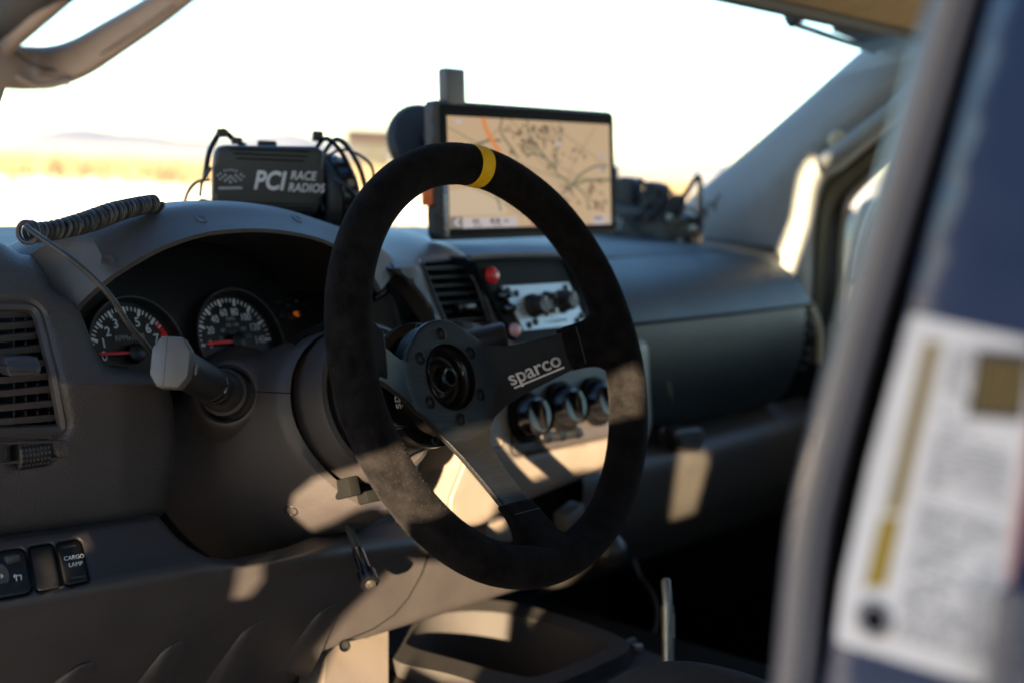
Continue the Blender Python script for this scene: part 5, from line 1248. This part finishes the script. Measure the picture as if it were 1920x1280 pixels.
# door jamb pillar close to the lens on the right
bp_ = thing('door_pillar', 'blue painted door pillar with grey weatherstrip close on the right', 'pillar', V((-.41, -.5, 1.0)))
XB = -.425
Fo = [(1868, -60), (1800, 200), (1730, 460), (1668, 720), (1610, 960), (1560, 1180), (1530, 1340), (2120, 1340), (2120, -60)]
b = MB(); b.sheet(Fo, lambda x, y, dd: at(x, y, X=XB + dd), step=40, thick=(.05, 0, 0), pillow=26, pdepth=.006, back=False); b.build('painted_panel', 'paint', bp_)
Fi = [(1700, -60), (1880, -60), (1570, 1340), (1440, 1340)]
Sc = [(1795, -60), (1723, 200), (1648, 460), (1577, 720), (1516, 980), (1488, 1240), (1478, 1340)]
cen = catmull([at(x, y, X=XB + .004) for x, y in Sc], 40); b = MB(); rows = []
for i, c in enumerate(cen):
    T_ = (cen[min(i + 1, 39)] - cen[max(i - 1, 0)]).normalized(); n_ = (CAM - c).normalized(); e1 = T_.cross(n_).normalized(); row = []
    for a_, h_ in ((-.0125, -.010), (-.0115, -.001), (-.0085, .0035), (-.0045, .0035), (-.0030, .0015), (-.0015, .0040), (.003, .0050), (.0070, .0030), (.0095, -.002), (.0100, -.010)): row.append(c + e1 * a_ * .66 + n_ * h_)
    rows.append(row)
b.grid(rows); b.build('weatherstrip', 'seal', bp_)
b = MB(); rows = [[at(x - 45 + 8, y, X=XB + .012) for x, y in Sc], [at(x + 30, y, X=XB + .016) for x, y in Sc], [at(x + 105, y, X=XB + .010) for x, y in Sc]]
b.grid(loft(rows, 30, 6)); b.build('jamb_channel', 'void', bp_)
# label
Lb = [(1708, 588), (1935, 640), (1925, 900), (1858, 1290), (1566, 1204), (1580, 1090), (1632, 860)]
b = MB(); b.sheet(corners(Lb, 14, 4), lambda x, y, dd: at(x, y, X=XB - .0012), step=40, thick=(.0009, 0, 0)); lab = b.build('placard', 'label', bp_)
lf = lambda x, y, k=1: at(x, y, X=XB - .0012 - .0003 * k)
def lq(b, P4, k=1): i = len(b.v); b.v += [tuple(lf(x, y, k)) for x, y in P4]; b.f.append((i, i + 1, i + 2, i + 3))
def lmap(s_, t_):   # s 0..1 across, t 0..1 down the placard
    xl = lerp(1712, 1572, t_); xr = lerp(1935, 1858, t_); yl = lerp(592, 1200, t_); yr = lerp(640, 1285, t_); return (lerp(xl, xr, s_), lerp(yl, yr, s_))
b = MB(); lr = random.Random(6)
for r_ in range(46):
    t_ = .05 + .90 * r_ / 46; s_ = .36
    if r_ in (9, 10, 23, 24): continue
    while s_ < .93:
        w__ = lr.uniform(.03, .12)
        if lr.random() < .8 and not (.60 < s_ < .98 and .08 < t_ < .32): lq(b, [lmap(s_, t_), lmap(min(.95, s_ + w__), t_), lmap(min(.95, s_ + w__), t_ + .008), lmap(s_, t_ + .008)])
        s_ += w__ + .025
b.build('small_print', 'ink', lab)
b = MB(); lq(b, [(1735, 640), (1765, 640), (1690, 960), (1660, 960)]); lq(b, [(1652, 968), (1690, 968), (1660, 1100), (1620, 1100)]); b.build('warning_stripe', 'lyellow', lab)
b = MB(); lq(b, [(1834, 652), (1935, 660), (1918, 790), (1812, 780)]); blk = b.build('warning_block', mat('block_navy', (.02, .022, .045), .4), lab)
b = MB()
for k in range(8): lq(b, [lerp2 for lerp2 in ((1842 + k * 12, 668 + k), (1846 + k * 12, 668 + k), (1826 + k * 12, 770 + k), (1822 + k * 12, 770 + k))], 2)
for k in range(16): 
    t_ = k / 16; x = lerp(1742, 1668, t_); y = lerp(655, 945, t_); 
b.build('block_stripes', 'lyellow', blk)
b = MB()
for k in range(26): t_ = k / 26; x = lerp(1740, 1667, t_); y = lerp(648, 950, t_); lq(b, [(x + 2, y), (x + 16, y), (x + 14, y + 7), (x, y + 7)], 2)
b.build('stripe_text', 'ink', lab)
b = MB(); lq(b, [(1930, 780), (1940, 780), (1872, 1285), (1855, 1285)], 2); b.build('edge_band', 'pink', lab)
b = MB(); q = lf(1640, 1160, 1); b.lathe([(.0002, .0062), (.0008, .0058), (.0008, .0040), (-.0003, .0036), (-.0003, .0001)], q, (-1, 0, 0), 28); b.build('round_mark', 'ink', lab)
b = MB(); b.sheet(corners([(1870, 1100), (1930, 1110), (1930, 1340), (1838, 1340)], 6, 2), lambda x, y, dd: at(x, y, X=XB - .010 + dd), step=30, thick=(.01, 0, 0), pillow=14, pdepth=.004); b.build('striker_edge', 'seal', bp_)
# the pillar carried on above and below, and the sill and floor of the cab
b = MB(); b.box((-.46, -.78, 1.0), (.05, .16, 1.25), bev=.01); b.build('outer_skin', 'paint', bp_)
fl = MB(); fl.box((.33, -.35, .44), (1.55, 2.0, .06), bev=.01); tag(fl.build('cab_floor', 'carpet'), kind='structure')

# behind the door opening: rear part of the cab side, and an added unseen board whose cut-outs shape the sun patches
rd = thing('rear_door', 'closed blue rear door of the cab behind the door pillar', 'door', V((-.47, -1.2, .9)))
b = MB(); b.box((-.47, -1.25, .80), (.05, .82, .70), bev=.02); b.build('body', 'paint', rd)
b = MB(); b.box((-.46, -.89, 1.36), (.04, .06, .50), bev=.01); b.box((-.46, -1.62, 1.36), (.04, .06, .50), bev=.01); b.box((-.46, -1.25, 1.60), (.04, .80, .05), bev=.01); b.build('window_frame', 'paint', rd)
b = MB(); b.box((-.46, -1.25, 1.36), (.004, .70, .48), bev=.0005); b.build('window_pane', 'glass', rd)
XC = -1.15; tC = (-.46 - XC) / math.sin(_az)
def cb(y, z, dd=0): return V((XC + dd, y - tC * math.cos(_az), z + tC * math.tan(_el)))
holes = [  # openings of the added board, drawn to place each sun patch
 [(-.060, 1.085), (-.066, 1.100), (-.090, 1.119), (-.150, 1.142), (-.206, 1.164), (-.226, 1.180), (-.250, 1.188), (-.320, 1.209), (-.353, 1.244), (-.376, 1.257), (-.386, 1.246), (-.386, 1.215), (-.350, 1.203), (-.338, 1.160), (-.330, 1.140), (-.300, 1.142), (-.262, 1.134), (-.240, 1.122), (-.222, 1.118), (-.216, 1.072), (-.170, 1.058), (-.152, 1.085), (-.142, 1.103), (-.126, 1.098), (-.100, 1.082), (-.075, 1.070)],
 [(-.406, 1.172), (-.444, 1.174), (-.446, 1.160), (-.431, 1.096), (-.398, 1.084)],
 [(-.552, 1.425), (-.582, 1.52), (-.588, 1.57), (-.600, 1.60), (-.575, 1.605), (-.562, 1.58), (-.556, 1.52), (-.524, 1.425)],
 [(-.400, 1.455), (-.520, 1.452), (-.520, 1.459), (-.400, 1.462)],
 [(-.088, .925), (-.085, .968), (-.108, 1.001), (-.150, 1.050), (-.200, 1.046), (-.270, 1.056), (-.300, 1.030), (-.255, .980), (-.250, .949), (-.190, .941), (-.152, .949), (-.142, .928)],
 [(-.040, 1.019), (-.047, 1.046), (-.062, 1.050), (-.060, 1.035), (-.051, 1.021)],
 [(.081, 1.050), (.067, 1.047), (.044, 1.036), (.049, 1.029)],
 [(.070, 1.063), (.062, 1.060), (.045, 1.047), (.056, 1.052)]]
ck = thing('sun_mask_board', 'added black board with cut-outs, unseen, shaping the low sun into patches', 'board', V((XC, cb(-.25, 1).y, 0)))
b = MB(); b.sheet([(-.78, .55), (.30, .55), (.30, 2.0), (-.78, 2.0)], cb, holes=holes, step=.05, thick=(-.003, 0, 0)); b.build('panel', 'void', ck)
b = MB(); b.tube([cb(-.25, 1.0, -.02), V((XC - .02, cb(-.25, 0).y, .25))], .012, 10)
b.build('pole', 'black', ck)
for k in range(3):
    a = 2 * PI * k / 3 + .4; yb = cb(-.25, 0).y
    b = MB(); b.tube([V((XC - .02, yb, .45)), V((XC - .02 - abs(.35 * math.cos(a)), yb + .35 * math.sin(a), .01))], .010, 8); b.build('leg', 'black', ck)

# driver's side: the open front door and the seat, outside the frame but part of the cab
dd_ = thing('driver_door', 'open blue driver door in front of the door opening', 'door', V((-.52, .44, .8)))
du = V((-.86, .51, 0)).normalized(); dn = V((-du.y, du.x, 0)); dq = lambda s_, z, n_=0: V((-.53, .46, 0)) + du * s_ + dn * n_ + V((0, 0, z))
b = MB(); b.box(dq(.50, .80), (1.0, .09, .66), ux=du, bev=.02); b.build('body', 'paint', dd_)
b = MB(); b.box(dq(.50, .80, .052), (.92, .015, .56), ux=du, bev=.006); b.build('door_card', 'plastic', dd_)
b = MB(); b.tube([dq(.06, 1.12), dq(.40, 1.50), dq(.95, 1.53), dq(.99, 1.12)], .02, 8); b.build('window_frame', 'rubber', dd_)
b = MB(); b.grid([[dq(.08, 1.13), dq(.98, 1.13)], [dq(.41, 1.49), dq(.94, 1.52)]]); b.build('window_pane', 'glass', dd_)
ds = thing('seat', 'dark cloth driver seat behind the steering wheel', 'seat', V((0, -.45, .45)))
b = MB(); b.box((0.0, -.42, .62), (.50, .52, .18), bev=.05, seg=4); b.build('cushion', 'seat', ds)
def backrest(x, y, par):
    b = MB(); b.box((x, y - .06, 1.0), (.48, .13, .66), uz=(0, -.22, 1), bev=.05, seg=4); b.build('backrest', 'seat', par)
    b = MB(); b.box((x, y - .16, 1.43), (.26, .10, .17), uz=(0, -.2, 1), bev=.04, seg=4); b.build('headrest', 'seat', par)
backrest(0.02, -.68, ds); backrest(.72, -.52, ps)
rw = thing('rear_cab_wall', 'dark rear wall of the cab with its window behind the seats', 'cab wall', V((.33, -1.62, .9)))
b = MB(); b.box((.33, -1.64, .82), (1.55, .05, .75), bev=.01); b.build('panel', 'carpet', rw)
b = MB(); b.box((.33, -1.64, 1.40), (1.40, .005, .42), bev=.001); b.build('window_pane', 'glass', rw)
rk = thing('rocker_panel', 'blue sill panel below the driver door opening', 'sill', V((-.48, -.1, .5)))
b = MB(); b.box((-.47, -.08, .52), (.10, 1.1, .20), bev=.03, seg=3); b.build('panel', 'paint', rk)

# front corner of the cab beside the driver: dash end, hinge pillar and the rest of the windshield pillar
b = MB(); b.box((-.405, .40, 1.02), (.05, .40, .36), bev=.015, seg=3); b.build('side_end_cap', 'plastic', dash)
hp = thing('hinge_pillar', 'blue body pillar carrying the open driver door in front of the dash end', 'pillar', V((-.47, .50, .5)))
b = MB(); b.box((-.465, .50, .82), (.07, .30, .76), bev=.02, seg=3); b.build('panel', 'paint', hp)
b = MB(); b.box((-.425, .52, .66), (.012, .34, .46), bev=.005); b.build('kick_panel', 'plastic', hp)
b = MB(); b.tube(catmull([V((-.455, .50, 1.17)), V((-.455, .36, 1.27)), V((-.452, .16, 1.40)), V((-.450, -.02, 1.51)), V((-.46, -.25, 1.62))], 24), .030, 14); b.build('upper_post', 'paint', hp)
